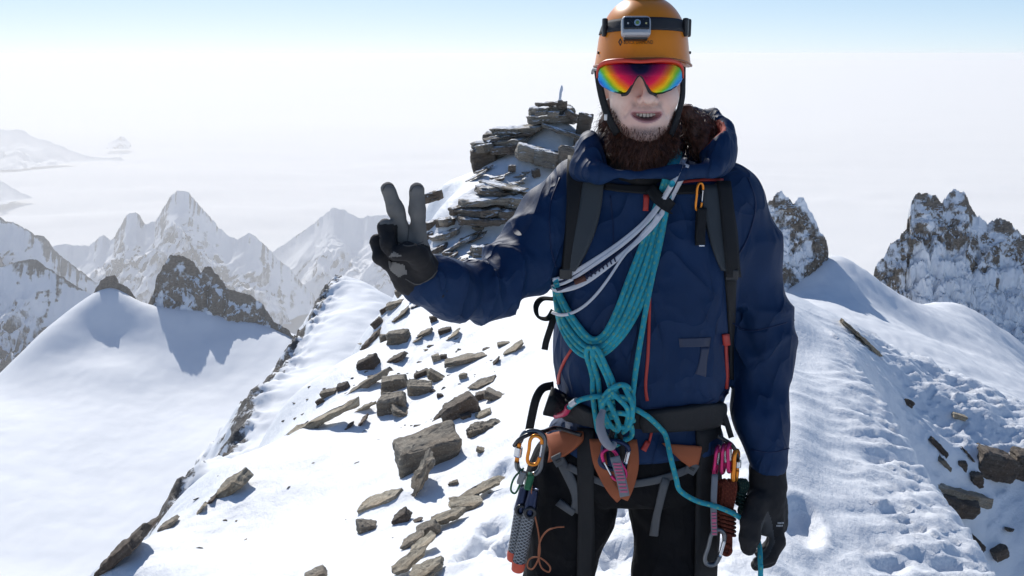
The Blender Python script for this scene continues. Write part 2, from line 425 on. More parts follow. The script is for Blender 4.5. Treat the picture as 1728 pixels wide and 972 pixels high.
# ------------------------------------------------------------------ crags and mountains from their skylines
def mountain(name, sky_pts, depth, mat, drop, front, back=None, jag=1.5, rough=1.0, rock=0.5, seed=0.0, step=2.0, rows=90, floor=None, p=0.85, gully=0.16, blocky=0.0, zmin=None, turn=0.0):
    """sky_pts: skyline pixels; depth: metres ahead (number or per point). drop: metres from crest to foot; front: metres the face runs out."""
    sp = np.array([q[:2] for q in sky_pts], float)
    dp = np.full(len(sp), float(depth)) if np.isscalar(depth) else np.asarray(depth, float)
    n = max(8, int((sp[-1, 0] - sp[0, 0]) / step))
    s_ = np.concatenate([[0], np.cumsum(np.hypot(*np.diff(sp, axis=0).T))])
    t = np.linspace(0, s_[-1], n)
    px = np.interp(t, s_, sp[:, 0]); py = np.interp(t, s_, sp[:, 1]); dd = np.interp(t, s_, dp)
    m = dd.mean() / FPX                                   # metres per pixel
    py = py + jag * fbm(t / 14.0 + seed, seed, 0.0, 4, gain=0.6)
    P = np.array([at(a, b, d) for a, b, d in zip(px, py, dd)])
    P[:, 1] += 5 * m * fbm(t / 30.0, seed + 3, 1.0, 3)
    back = back if back is not None else front * 0.6
    nb = rows // 4
    v = np.concatenate([-np.linspace(1, 0, nb)[:-1], np.linspace(0, 1, rows) ** 1.25])
    V, I = np.meshgrid(v, np.arange(n), indexing='ij')
    A = np.abs(V)
    g = A ** p
    dy = np.where(V > 0, -front, back) * A
    X = P[I, 0] + (P[I, 0] / P[I, 1]) * dy * 0.6 + turn * dy
    Y = P[I, 1] + dy
    def smooth_(a, w):
        k = np.exp(-0.5 * (np.arange(-3 * w, 3 * w + 1) / w) ** 2); k /= k.sum()
        return np.convolve(np.pad(a, 3 * w, mode='edge'), k, mode='valid')
    s1, s2 = smooth_(P[:, 2], max(1, int(9 / step))), smooth_(P[:, 2], max(2, int(34 / step)))     # the face below does not repeat the skyline
    b1, b2 = sstep(0.0, 0.07, A), sstep(0.05, 0.38, A)
    ZP = P[I, 2] * (1 - b1) + (s1[I] * (1 - b2) + s2[I] * b2) * b1
    ZP = np.minimum(ZP, P[I, 2] + drop * g * 0.85)
    Z0 = ZP - drop * g
    w = np.minimum(1, A * 5)
    L = 40 * m * rough
    kz = 0.8 if blocky else 0.0
    wx = 0.35 * fbm(X / L * 0.7, Y / L * 0.7, seed, 2)
    gu = ridged(X / L * 0.62 + wx + seed, Y / L * 0.40 + wx, Z0 / L * kz + seed, 5, gain=0.52)
    fo = fbm(X / L * 2.3, Y / L * 1.6 + seed, Z0 / L * (2.3 if blocky else 0.3), 4, gain=0.6)
    Z = Z0 + w * (gully * drop * 0.5 * (gu - 0.7) * sstep(0, 0.25, A) + 3.5 * m * rough * fo + 2 * m * rough * gu)
    Y = Y + w * 8 * m * rough * fo
    X = X + w * 5 * m * rough * noise3(X / L * 2, Y / L * 2, Z0 / L * 2 + 9)
    if blocky:
        st = 5.0 * m * blocky
        q = Z / st; fr = q - np.floor(q)
        Z = st * (np.floor(q) + sstep(0.25, 0.75, fr))
        Y = Y - st * 0.6 * noise3(X / st * 0.6, Y / st * 0.6, np.floor(q) * 3.1) * np.minimum(1, A * 8)
    if zmin is not None: Z = np.maximum(Z, zmin)
    Vt = np.stack([X, Y, Z], -1)
    # steepness -> bare rock
    du = np.gradient(Vt, axis=1); dv = np.gradient(Vt, axis=0)
    nn = np.cross(du, dv); nz = np.abs(nn[..., 2]) / (np.linalg.norm(nn, axis=-1) + 1e-9)
    rk = sstep(0.86, 0.45, nz) * 0.75 + 0.30 * fbm(X / L * 0.9, Y / L * 0.9, Z / L * 0.9 + 4, 4, gain=0.6) + (rock - 0.5)
    if floor is not None:
        floor = np.array([floor(q_) for q_ in px])[I] if callable(floor) else floor                                  # snow apron at the foot
        rk = rk - sstep(floor - 0.12, floor + 0.12, A + 0.12 * fbm(X / L, Z / L, seed, 3)) * 1.2
    F = grid_faces(len(v), n, flip=True)
    if zmin is not None:                                   # nothing is built below the cloud tops
        zz = Z.ravel()[F]; F = F[(zz > zmin + 0.01).any(1)]
    me = mesh_np(name, Vt.reshape(-1, 3), F, {'rock': rk})
    o = tag(link(name, me, mat), kind='structure')
    return o

# far ones first; heights come from the skyline, feet end just above the sea of cloud
CLOUD_Z = -900.0
FOOT = CLOUD_Z + 4.0
M_FAR = mat_ground('far_mountain', GREYROCK, s=160.0, edge=0.4, bump=0.1)
M_MID = mat_ground('mid_mountain', ((0.075, 0.078, 0.085), (0.14, 0.14, 0.145), (0.22, 0.215, 0.21)), s=60.0, edge=0.3, bump=0.12)
M_NEARM = mat_ground('near_mountain', GREYROCK, s=22.0, edge=0.25, bump=0.12)
M_CRAG = mat_ground('crag', TANROCK, s=2.6, edge=0.2, bump=0.16)
M_TOWER = mat_ground('tower_rock', TANROCK, s=1.1, edge=0.2, bump=0.16)

mountain('mountain', [(-160, 240), (-60, 222), (0, 218), (38, 219), (58, 232), (90, 240), (115, 252), (150, 263), (180, 266), (205, 265), (213, 274), (235, 300)], 8600, M_FAR, 700, 1900, zmin=FOOT, jag=2, rock=0.18, seed=1.0)
mountain('mountain', [(-160, 290), (-40, 296), (0, 303), (20, 316), (40, 326), (60, 338), (85, 347), (110, 366)], 6300, M_FAR, 500, 1300, zmin=FOOT, jag=2, rock=0.2, seed=2.0)
mountain('mountain', [(195, 340), (215, 332), (235, 328), (262, 326), (290, 324), (330, 330), (360, 345)], 6600, M_FAR, 250, 500, zmin=FOOT, jag=1.5, rock=0.3, seed=3.0)
mountain('mountain', [(182, 242), (192, 238), (203, 229), (213, 234), (222, 243)], 9800, M_FAR, 260, 500, zmin=FOOT, jag=1.5, rock=0.5, seed=4.0)
mountain('mountain', [(20, 440), (60, 425), (90, 416), (110, 411), (128, 414), (150, 415), (163, 404), (175, 396), (186, 405), (195, 398), (213, 362), (229, 357), (246, 378), (262, 374), (283, 338), (298, 322), (318, 325),
          (340, 350), (362, 376), (385, 398), (402, 404), (420, 392), (440, 407), (462, 430), (490, 455), (530, 500)], 3500, M_MID, 620, 950, zmin=FOOT, jag=3, rock=0.31, seed=5.0, rough=1.3, p=0.9, gully=0.2, rows=220, step=1.5)
mountain('mountain', [(400, 470), (460, 424), (490, 404), (530, 376), (563, 350), (580, 354), (605, 369), (625, 365), (650, 362), (690, 372), (740, 400), (800, 440)], 4000, M_MID, 620, 1200, zmin=FOOT, jag=2.5, rock=0.26, seed=6.4, rough=1.6, gully=0.16, rows=220, step=1.5)
mountain('mountain', [(-160, 330), (-60, 350), (0, 368), (30, 379), (58, 394), (74, 399), (92, 420), (112, 440), (150, 468), (200, 500), (260, 540)], 2100, M_MID, 420, 560, zmin=FOOT, jag=2.5, rock=0.38, seed=7.0, gully=0.2, rows=200, step=1.5)
mountain('mountain', [(-160, 480), (-60, 462), (0, 452), (30, 441), (62, 437), (80, 452), (115, 475), (150, 496), (190, 530)], 1150, M_NEARM, 240, 330, jag=1.5, rock=0.32, seed=8.3, gully=0.14, rows=200, step=1.5)

# crags standing out of the glacier
mountain('crag', [(250, 512), (259, 496), (264, 470), (276, 446), (286, 432), (300, 430), (312, 433), (326, 442), (338, 460), (346, 450), (356, 452), (370, 466), (386, 488), (402, 491), (428, 500), (446, 518), (462, 542), (488, 558), (505, 580), (512, 594)],
         [444, 446, 450, 453, 455, 455, 455, 455, 454, 454, 453, 452, 449, 448, 447, 445, 441, 436, 430, 428], M_CRAG, 36, 20, back=16, jag=3.0, rock=0.42, seed=9.0, step=1.0, rows=110, rough=0.8, p=0.8, gully=0.22, floor=lambda p: 0.35 if p < 275 else 0.6)
mountain('crag', [(158, 494), (170, 474), (180, 466), (194, 464), (201, 476), (214, 484), (226, 498), (240, 516), (246, 524)], [436, 438, 440, 441, 442, 442, 443, 444, 444], M_CRAG, 16, 9, back=8, jag=2.5, rock=0.7, seed=10.0, step=1.0, rows=60, rough=0.6, floor=0.5)

# two rock towers on the right
mountain('rock_tower', [(1240, 420), (1262, 372), (1280, 350), (1292, 344), (1303, 336), (1309, 326), (1321, 324), (1329, 334), (1338, 342), (1347, 333), (1357, 335), (1364, 352), (1374, 366), (1382, 388), (1394, 403), (1398, 424), (1396, 452), (1392, 482), (1394, 500)], 91, M_TOWER, 10.0, 3.8, back=4.5, jag=5, rock=0.24, seed=11.0, step=0.8, rows=150, rough=0.75, p=0.95, gully=0.18, blocky=0.55)
mountain('rock_tower', [(1466, 500), (1472, 468), (1478, 450), (1498, 420), (1516, 402), (1530, 384), (1534, 360), (1536, 344), (1546, 328), (1566, 326), (1580, 334), (1590, 341), (1598, 328), (1612, 320), (1630, 326), (1636, 342), (1646, 362), (1668, 378), (1688, 368), (1700, 374), (1714, 386), (1740, 402), (1790, 430), (1850, 470), (1900, 520)],
         [116, 118, 119, 121, 122, 123, 124, 124, 125, 125, 126, 126, 127, 127, 127, 127, 128, 128, 128, 128, 128, 128, 128, 128, 128], M_TOWER, 17, 12, back=6, jag=5, rock=0.26, seed=12.0, step=0.8, rows=170, rough=0.8, p=0.85, gully=0.16, blocky=0.55, floor=lambda p: 1.5 if p < 1532 else (0.40 if p < 1600 else (0.42 if p < 1690 else 0.30)))

# ------------------------------------------------------------------ sea of cloud
def mat_cloud():
    m, nt, b = new_mat('cloud')
    f = noise_tex(nt, 0.0002, 5, 0.55, stretch=(1, 2.2, 1))
    nt.links.new(ramp(nt, f, [(0.3, (0.87, 0.865, 0.855)), (0.7, (0.95, 0.94, 0.92))]), b.inputs['Base Color'])
    b.inputs['Roughness'].default_value = 1.0
    b.inputs['Specular IOR Level'].default_value = 0.0
    return m
rr = np.concatenate([np.geomspace(900, 12000, 190)[:-1], np.geomspace(12000, 160000, 110)])
aa = np.concatenate([np.linspace(-35, 35, 260)[:-1], np.linspace(35, 325, 90)]) * math.pi / 180
R_, A_ = np.meshgrid(rr, aa, indexing='ij')
XX = R_ * np.sin(A_); YY = R_ * np.cos(A_)
puff = 75 * fbm(XX / 1500, YY / 700, 0.5, 5, gain=0.55) + 10 * ridged(XX / 300, YY / 300, 1.5, 3) * (R_ < 15000) + 120 * fbm(XX / 9000, YY / 5000, 3.5, 3)
ZZ = CLOUD_Z - 34 + 28 * np.tanh(puff / 60)
cl_me = mesh_np('cloud_sea', np.stack([XX, YY, ZZ], -1).reshape(-1, 3), grid_faces(len(rr), len(aa)))
tag(link('cloud_sea', cl_me, mat_cloud()), kind='structure')

# ------------------------------------------------------------------ haze
def haze_box():
    m = bpy.data.materials.new('haze'); m.use_nodes = True
    nt = m.node_tree; nt.nodes.clear()
    v = nt.nodes.new('ShaderNodeVolumePrincipled')
    v.inputs['Color'].default_value = (1.0, 0.985, 0.965, 1)
    v.inputs['Density'].default_value = 0.000145
    v.inputs['Anisotropy'].default_value = 0.25
    o = nt.nodes.new('ShaderNodeOutputMaterial')
    nt.links.new(v.outputs[0], o.inputs['Volume'])
    x0, x1, y0, y1, z0, z1 = -12000, 12000, -3000, 14000, FOOT - 1.0, 6.0
    V = [(x, y, z) for x in (x0, x1) for y in (y0, y1) for z in (z0, z1)]
    F = [(0, 1, 3, 2), (4, 6, 7, 5), (0, 4, 5, 1), (2, 3, 7, 6), (0, 2, 6, 4), (1, 5, 7, 3)]
    tag(link('haze', mesh_np('haze', np.array(V), np.array(F)), m, smooth=False), kind='stuff')
haze_box()
# ------------------------------------------------------------------ solids from distance fields
def rcone(X, Y, Z, a, b, ra, rb, fy=1.0):
    bx, by, bz = b[0] - a[0], b[1] - a[1], b[2] - a[2]
    px, py, pz = X - a[0], (Y - a[1]), Z - a[2]
    h = np.clip((px * bx + py * by + pz * bz) / (bx * bx + by * by + bz * bz + 1e-12), 0, 1)
    d = np.sqrt((px - bx * h) ** 2 + ((py - by * h) * fy) ** 2 + (pz - bz * h) ** 2)
    return d - (ra + (rb - ra) * h)
def chain(X, Y, Z, pts, k=0.02):
    """pts: (point, radius) list -> smooth union of tapered segments"""
    d = None
    for (a, ra), (b, rb) in zip(pts[:-1], pts[1:]):
        q = rcone(X, Y, Z, a, b, ra, rb)
        d = q if d is None else smin(d, q, k)
    return d
def ell(X, Y, Z, c, r):
    qx, qy, qz = (X - c[0]) / r[0], (Y - c[1]) / r[1], (Z - c[2]) / r[2]
    k0 = np.sqrt(qx * qx + qy * qy + qz * qz)
    k1 = np.sqrt((qx / r[0]) ** 2 + (qy / r[1]) ** 2 + (qz / r[2]) ** 2) + 1e-9
    return k0 * (k0 - 1) / k1
def smin(a, b, k):
    h = np.clip(0.5 + 0.5 * (b - a) / k, 0, 1)
    return b * (1 - h) + a * h - k * h * (1 - h)
def smax(a, b, k):
    return -smin(-a, -b, k)
def loft(X, Y, Z, rows, ex=2.4):
    """rows: (px_left, px_right, py, Y centre, half depth), top to bottom -> lofted superellipse body"""
    z, cx, cy, ax, by = [], [], [], [], []
    for l, r, py, yc, hd in rows:
        a = at(l, py, yc); b = at(r, py, yc)
        z.append(a[2]); cx.append((a[0] + b[0]) / 2); cy.append(yc); ax.append((b[0] - a[0]) / 2); by.append(hd)
    o = np.argsort(z)
    g = lambda q: np.interp(Z, np.array(z)[o], np.array(q)[o])
    A, B = g(ax), g(by)
    q = (np.abs((X - g(cx)) / A) ** ex + np.abs((Y - g(cy)) / B) ** ex) ** (1 / ex)
    d = (q - 1) * np.minimum(A, B)
    return smax(d, np.maximum(Z - max(z), min(z) - Z), 0.02)
def surface_nets(f, lo, hi, h):
    ax = [np.arange(l, u + h, h, dtype=np.float32) for l, u in zip(lo, hi)]
    X, Y, Z = np.meshgrid(*ax, indexing='ij')
    Fv = np.asarray(f(X, Y, Z), np.float32)
    ins = Fv < 0
    c = np.zeros(tuple(s - 1 for s in ins.shape), np.int8)
    for i in (0, 1):
        for j in (0, 1):
            for k in (0, 1):
                c += ins[i:i + c.shape[0], j:j + c.shape[1], k:k + c.shape[2]]
    act = (c > 0) & (c < 8)
    I, J, K = np.nonzero(act)
    idx = np.full(c.shape, -1, np.int32); idx[I, J, K] = np.arange(len(I))
    S = np.zeros((len(I), 3), np.float32); n = np.zeros(len(I), np.float32)
    cor = {(i, j, k): Fv[I + i, J + j, K + k] for i in (0, 1) for j in (0, 1) for k in (0, 1)}
    for a in cor:
        for axis in range(3):
            if a[axis]: continue
            b = list(a); b[axis] = 1; b = tuple(b)
            fa, fb = cor[a], cor[b]
            m = (fa < 0) != (fb < 0)
            t = np.where(m, fa / np.where(m, fa - fb, 1), 0)
            p = np.tile(np.array(a, np.float32), (len(I), 1)); p[:, axis] = t
            S[m] += p[m]; n[m] += 1
    V = S / n[:, None] + np.stack([I, J, K], 1)
    V = V * h + np.array(lo, np.float32)
    quads = []
    for axis in range(3):
        o1, o2 = [(1, 2), (2, 0), (0, 1)][axis]
        sl0 = [slice(None)] * 3; sl1 = [slice(None)] * 3
        sl0[axis] = slice(0, -1); sl1[axis] = slice(1, None)
        s0, s1 = ins[tuple(sl0)], ins[tuple(sl1)]
        m = s0 != s1
        e = np.stack(np.nonzero(m), 1)
        ok = (e[:, o1] > 0) & (e[:, o2] > 0) & (e[:, o1] < c.shape[o1]) & (e[:, o2] < c.shape[o2])
        e = e[ok]
        sg = s0[e[:, 0], e[:, 1], e[:, 2]]
        q = []
        for d1, d2 in ((-1, -1), (0, -1), (0, 0), (-1, 0)):
            g = e.copy(); g[:, o1] += d1; g[:, o2] += d2
            q.append(idx[g[:, 0], g[:, 1], g[:, 2]])
        q = np.stack(q, 1)
        quads.append(np.where(sg[:, None], q, q[:, ::-1]))
    Q = np.concatenate(quads)
    Q = Q[(Q >= 0).all(1)]
    return V, Q
def relax(V, Q, it=1, w=0.5):
    E = np.concatenate([Q[:, [0, 1]], Q[:, [1, 2]], Q[:, [2, 3]], Q[:, [3, 0]]])
    E = np.concatenate([E, E[:, ::-1]])
    n = np.bincount(E[:, 0], minlength=len(V)).astype(np.float32)[:, None]
    for _ in range(it):
        S = np.stack([np.bincount(E[:, 0], V[E[:, 1], k], minlength=len(V)) for k in range(3)], 1)
        V = V * (1 - w) + w * (S / np.maximum(n, 1)).astype(np.float32)
    return V
def solid(name, f, lo, hi, h, mat, parent=None, it=1, attrs=None, attr_fn=None):
    V, Q = surface_nets(f, lo, hi, h)
    V = relax(V, Q, it)
    at_ = attr_fn(V) if attr_fn else None
    o = link(name, mesh_np(name, V, Q, at_), mat, parent)
    return o, V, Q
def to_px(V):
    V = np.asarray(V, float) - CAMP
    zc = V[..., 1] * CT - V[..., 2] * ST
    yc = V[..., 1] * ST + V[..., 2] * CT
    return 864 + FPX * V[..., 0] / zc, 486 - FPX * yc / zc
def box_of(pts, pad):
    P = np.array(pts); return P.min(0) - pad, P.max(0) + pad
def in_poly(x, y, poly):
    c = np.zeros(np.shape(x), bool)
    n = len(poly)
    for i in range(n):
        (x0, y0), (x1, y1) = poly[i], poly[(i + 1) % n]
        if y0 == y1: continue
        c ^= ((y0 > y) != (y1 > y)) & (x < (x1 - x0) * (y - y0) / (y1 - y0) + x0)
    return c

# ------------------------------------------------------------------ swept shapes
def catmull(P, n):
    P = np.asarray(P, float)
    Q = np.vstack([2 * P[0] - P[1], P, 2 * P[-1] - P[-2]])
    out = []
    for i in range(1, len(Q) - 2):
        p0, p1, p2, p3 = Q[i - 1], Q[i], Q[i + 1], Q[i + 2]
        t = np.linspace(0, 1, n, endpoint=False)[:, None]
        out.append(0.5 * (2 * p1 + (p2 - p0) * t + (2 * p0 - 5 * p1 + 4 * p2 - p3) * t ** 2 + (-p0 + 3 * p1 - 3 * p2 + p3) * t ** 3))
    return np.vstack(out + [Q[-2][None]])
def tube_mesh(name, P, r, seg=10, closed=False, n=8, smooth=True):
    """round tube along P; r number or per-control-point; uv: around, metres along"""
    P = np.asarray(P, float)
    R = np.full(len(P), r) if np.isscalar(r) else np.asarray(r, float)
    if smooth and len(P) > 2:
        if closed:
            Q = np.vstack([P[-1:], P, P[:2]]); C = catmull(Q, n); C = C[n:-n - 1 + 0]; C = C[:len(P) * n]
            Rr = np.full(len(C), R[0])
        else:
            C = catmull(P, n); Rr = np.interp(np.linspace(0, len(P) - 1, len(C)), np.arange(len(P)), R)
    else:
        C, Rr = P, R
    T = np.roll(C, -1, 0) - np.roll(C, 1, 0) if closed else np.gradient(C, axis=0)
    T /= np.linalg.norm(T, axis=1, keepdims=True) + 1e-12
    nrm = np.cross(T[0], [0.3, 0.2, 1.0]); nrm /= np.linalg.norm(nrm)
    rings = []; ln = np.concatenate([[0], np.cumsum(np.linalg.norm(np.diff(C, axis=0), axis=1))])
    a = np.linspace(0, 2 * math.pi, seg, endpoint=False)
    for c, t, rr in zip(C, T, Rr):
        nrm = nrm - t * (nrm @ t); nrm /= np.linalg.norm(nrm) + 1e-12
        b = np.cross(t, nrm)
        rings.append(c + rr * (np.cos(a)[:, None] * nrm + np.sin(a)[:, None] * b))
    V = np.vstack(rings); m = len(C)
    F, UV = [], []
    last = m if closed else m - 1
    for i in range(last):
        i2 = (i + 1) % m
        v0 = ln[i]; v1 = ln[i + 1] if i + 1 < m else ln[i] + np.linalg.norm(C[0] - C[-1])
        for j in range(seg):
            j2 = (j + 1) % seg
            F.append((i * seg + j, i2 * seg + j, i2 * seg + j2, i * seg + j2))
            UV += [(j / seg, v0), (j / seg, v1), ((j + 1) / seg, v1), ((j + 1) / seg, v0)]
    me = bpy.data.meshes.new(name)
    fs = [tuple(f) for f in F]
    if not closed:
        fs += [tuple(range(seg))[::-1], tuple(range((m - 1) * seg, m * seg))]
        UV += [(0, 0)] * (2 * seg)
    fs = [f[::-1] for f in fs]
    UV2 = []
    k = 0
    for f in fs:
        UV2 += UV[k:k + len(f)][::-1]; k += len(f)
    me.from_pydata([tuple(v) for v in V], [], fs)
    uv = me.uv_layers.new(name='UVMap')
    uv.data.foreach_set('uv', np.array(UV2, np.float32).ravel())
    me.update()
    return me
def tube(name, P, r, mat, parent=None, **kw):
    return link(name, tube_mesh(name, P, r, **kw), mat, parent)
def strip_mesh(name, Lp, Rp, Nn, thick, uvscale=1.0):
    """a band between two edge lines, with thickness along the normals"""
    Lp, Rp, Nn = (np.asarray(q, float) for q in (Lp, Rp, Nn))
    cols = 5
    n = len(Lp)
    s = np.linspace(0, 1, cols)
    top = Lp[:, None] * (1 - s)[None, :, None] + Rp[:, None] * s[None, :, None] + Nn[:, None] * thick
    return shell_mesh(name, top, np.repeat(Nn[:, None], cols, 1), thick)
def shell_mesh(name, top, nrm, thick):
    r, c = top.shape[:2]
    V = np.vstack([top.reshape(-1, 3), (top - nrm * thick).reshape(-1, 3)])
    o = r * c
    F = []
    for i in range(r - 1):
        for j in range(c - 1):
            a = i * c + j
            F.append((a, a + 1, a + c + 1, a + c)); F.append((o + a, o + a + c, o + a + c + 1, o + a + 1))
    rim = [i * c for i in range(r)]
    edge = [j for j in range(c)] + [i * c + c - 1 for i in range(1, r)] + [(r - 1) * c + j for j in range(c - 2, -1, -1)] + [i * c for i in range(r - 2, 0, -1)]
    for a, b in zip(edge, edge[1:] + edge[:1]):
        F.append((b, a, o + a, o + b))
    me = bpy.data.meshes.new(name)
    me.from_pydata([tuple(v) for v in V], [], F)
    bm = bmesh.new(); bm.from_mesh(me); bmesh.ops.recalc_face_normals(bm, faces=bm.faces); bm.to_mesh(me); bm.free()
    return me
def rbox(name, c, dims, mat, parent=None, bevel=0.2, rot=None, seg=2):
    """bevelled box, dims full sizes; rot: Matrix 3x3"""
    bm = bmesh.new()
    bmesh.ops.create_cube(bm, size=1.0)
    bmesh.ops.scale(bm, vec=dims, verts=bm.verts)
    bmesh.ops.bevel(bm, geom=list(bm.edges), offset=min(dims) * bevel, segments=seg, profile=0.6, affect='EDGES')
    if rot is not None: bmesh.ops.rotate(bm, matrix=rot, verts=bm.verts)
    bmesh.ops.translate(bm, vec=Vector(c), verts=bm.verts)
    me = bpy.data.meshes.new(name); bm.to_mesh(me); bm.free()
    o = link(name, me, mat, parent, smooth=False)
    return o

# ------------------------------------------------------------------ cloth and skin materials
def mat_fabric(name, col, rough=0.6, weave=900, var=0.12, fold=0.0, sheen=0.0, spec=0.3, crease=0.0):
    m, nt, b = new_mat(name)
    f = noise_tex(nt, 7, 5, 0.6)
    lo = tuple(c * (1 - var) for c in col); hi = tuple(c * (1 + var) for c in col)
    nt.links.new(ramp(nt, f, [(0.3, lo), (0.7, hi)]), b.inputs['Base Color'])
    b.inputs['Roughness'].default_value = rough
    b.inputs['Specular IOR Level'].default_value = spec
    b.inputs['Sheen Weight'].default_value = sheen
    hs = [(noise_tex(nt, weave, 2, 0.5), 0.0006, 0.5)]
    if fold: hs.insert(0, (noise_tex(nt, 16, 4, 0.55, stretch=(1, 1, 0.6), dist=0.6), fold, 0.6))
    if crease:                                             # sharp pull lines and crumples of shell cloth
        for sc_, st_, d_ in ((5.0, (1.0, 1.0, 0.55, 0, 0.5, 0), crease), (9.0, (1.0, 1.0, 0.6, 0, -0.6, 0), crease * 0.55)):
            n_ = noise_tex(nt, sc_, 2, 0.5, stretch=st_, dist=0.9)
            r_c = math_(nt, 'POWER', math_(nt, 'SUBTRACT', 1.0, math_(nt, 'ABSOLUTE', math_(nt, 'SUBTRACT', math_(nt, 'MULTIPLY', n_, 2.0), 1.0))), 7.0)
            hs.insert(0, (r_c, d_, 0.8))
    add_bump(nt, b, hs)
    return m
M_JACKET = mat_fabric('jacket_blue', (0.0056, 0.0255, 0.078), rough=0.62, fold=0.004, crease=0.010, spec=0.20)
M_LINING = mat_fabric('hood_lining_red', (0.30, 0.030, 0.018), rough=0.8)
M_TROUSER = mat_fabric('trouser_black', (0.005, 0.005, 0.006), rough=0.8, fold=0.008, crease=0.005, spec=0.15)
M_GLOVE = mat_fabric('glove_black', (0.016, 0.015, 0.016), rough=0.8, weave=500)
M_GLOVEG = mat_fabric('glove_grey_suede', (0.165, 0.158, 0.148), rough=0.95, weave=140, var=0.35, fold=0.004, crease=0.004)
M_BLACK = mat_fabric('webbing_black', (0.010, 0.010, 0.011), rough=0.7, weave=400)
M_PAD = mat_fabric('strap_pad_grey', (0.045, 0.052, 0.058), rough=0.8, weave=500)
M_WEBGREY = mat_fabric('webbing_grey', (0.085, 0.088, 0.092), rough=0.75, weave=400)
M_HARNESS = mat_fabric('harness_rust', (0.30, 0.085, 0.035), rough=0.8, weave=500)
M_ZIP = simple('zip_red', (0.42, 0.03, 0.02), rough=0.55)
M_PACK = mat_fabric('pack_black', (0.014, 0.015, 0.017), rough=0.7, fold=0.01)
def mat_skin():
    m, nt, b = new_mat('skin')
    a = nt.nodes.new('ShaderNodeAttribute'); a.attribute_name = 'lip'
    h = nt.nodes.new('ShaderNodeAttribute'); h.attribute_name = 'stubble'
    n = noise_tex(nt, 60, 6, 0.6)
    base = ramp(nt, n, [(0.3, (0.80, 0.53, 0.42)), (0.7, (0.90, 0.64, 0.52))])
    blot = noise_tex(nt, 14, 3)
    base = mixc(nt, ramp(nt, blot, [(0.40, 0.0), (0.68, 0.55)]), base, (0.74, 0.38, 0.30))
    lip = mixc(nt, math_(nt, 'MINIMUM', a.outputs['Fac'], 1.0), base, (0.50, 0.24, 0.23))
    st = mixc(nt, math_(nt, 'MULTIPLY', h.outputs['Fac'], math_(nt, 'ADD', 0.35, noise_tex(nt, 420, 2))), lip, (0.17, 0.11, 0.10))
    nt.links.new(st, b.inputs['Base Color'])
    b.inputs['Roughness'].default_value = 0.48
    b.inputs['Subsurface Weight'].default_value = 0.12
    b.inputs['Subsurface Radius'].default_value = (0.012, 0.005, 0.003)
    b.inputs['Subsurface Scale'].default_value = 0.5
    add_bump(nt, b, [(noise_tex(nt, 300, 3), 0.0006, 0.5)])
    return m
M_SKIN = mat_skin()
M_MOUTH = simple('mouth_dark', (0.05, 0.012, 0.012), 0.5)
M_TEETH = simple('teeth', (0.66, 0.60, 0.50), 0.3)
def mat_hair(name, c0, c1):
    m, nt, b = new_mat(name)
    n = noise_tex(nt, 90, 3, 0.6)
    nt.links.new(ramp(nt, n, [(0.3, c0), (0.7, c1)]), b.inputs['Base Color'])
    b.inputs['Roughness'].default_value = 0.5
    b.inputs['Specular IOR Level'].default_value = 0.4
    return m
M_BEARD = mat_hair('beard_brown', (0.040, 0.016, 0.010), (0.135, 0.052, 0.030))

# ------------------------------------------------------------------ the climber
YB = 2.08
root = empty('person', (0.28, 2.09, 0.0))
tag(root, 'climber in navy blue jacket and orange helmet raising two gloved fingers on the snow crest', 'person')

def seg_u(X, Y, Z, a, b):
    d = np.asarray(b) - np.asarray(a); L2 = d @ d
    return ((X - a[0]) * d[0] + (Y - a[1]) * d[1] + (Z - a[2]) * d[2]) / L2
LA = [(at(988, 328, 2.09), 0.080), (at(930, 390, 2.07), 0.080), (at(880, 442, 2.02), 0.078), (at(824, 494, 1.95), 0.069), (at(765, 492, 1.89), 0.060), (at(722, 478, 1.83), 0.050)]
RA = [(at(1226, 340, 2.11), 0.082), (at(1258, 430, 2.12), 0.080), (at(1282, 545, 2.12), 0.075), (at(1287, 600, 2.11), 0.068), (at(1288, 700, 2.07), 0.060), (at(1297, 778, 2.03), 0.048)]
T_ROWS = [(1010, 1185, 256, 2.11, 0.075), (982, 1218, 280, 2.11, 0.10), (952, 1244, 318, 2.10, 0.12), (930, 1254, 400, 2.09, 0.135), (928, 1246, 470, 2.08, 0.142), (924, 1242, 560, 2.07, 0.150),
          (922, 1240, 615, 2.07, 0.152), (930, 1232, 652, 2.07, 0.146), (944, 1212, 682, 2.08, 0.132), (950, 1204, 700, 2.08, 0.126), (922, 1218, 722, 2.08, 0.138), (920, 1222, 742, 2.08, 0.140), (930, 1215, 756, 2.08, 0.136)]
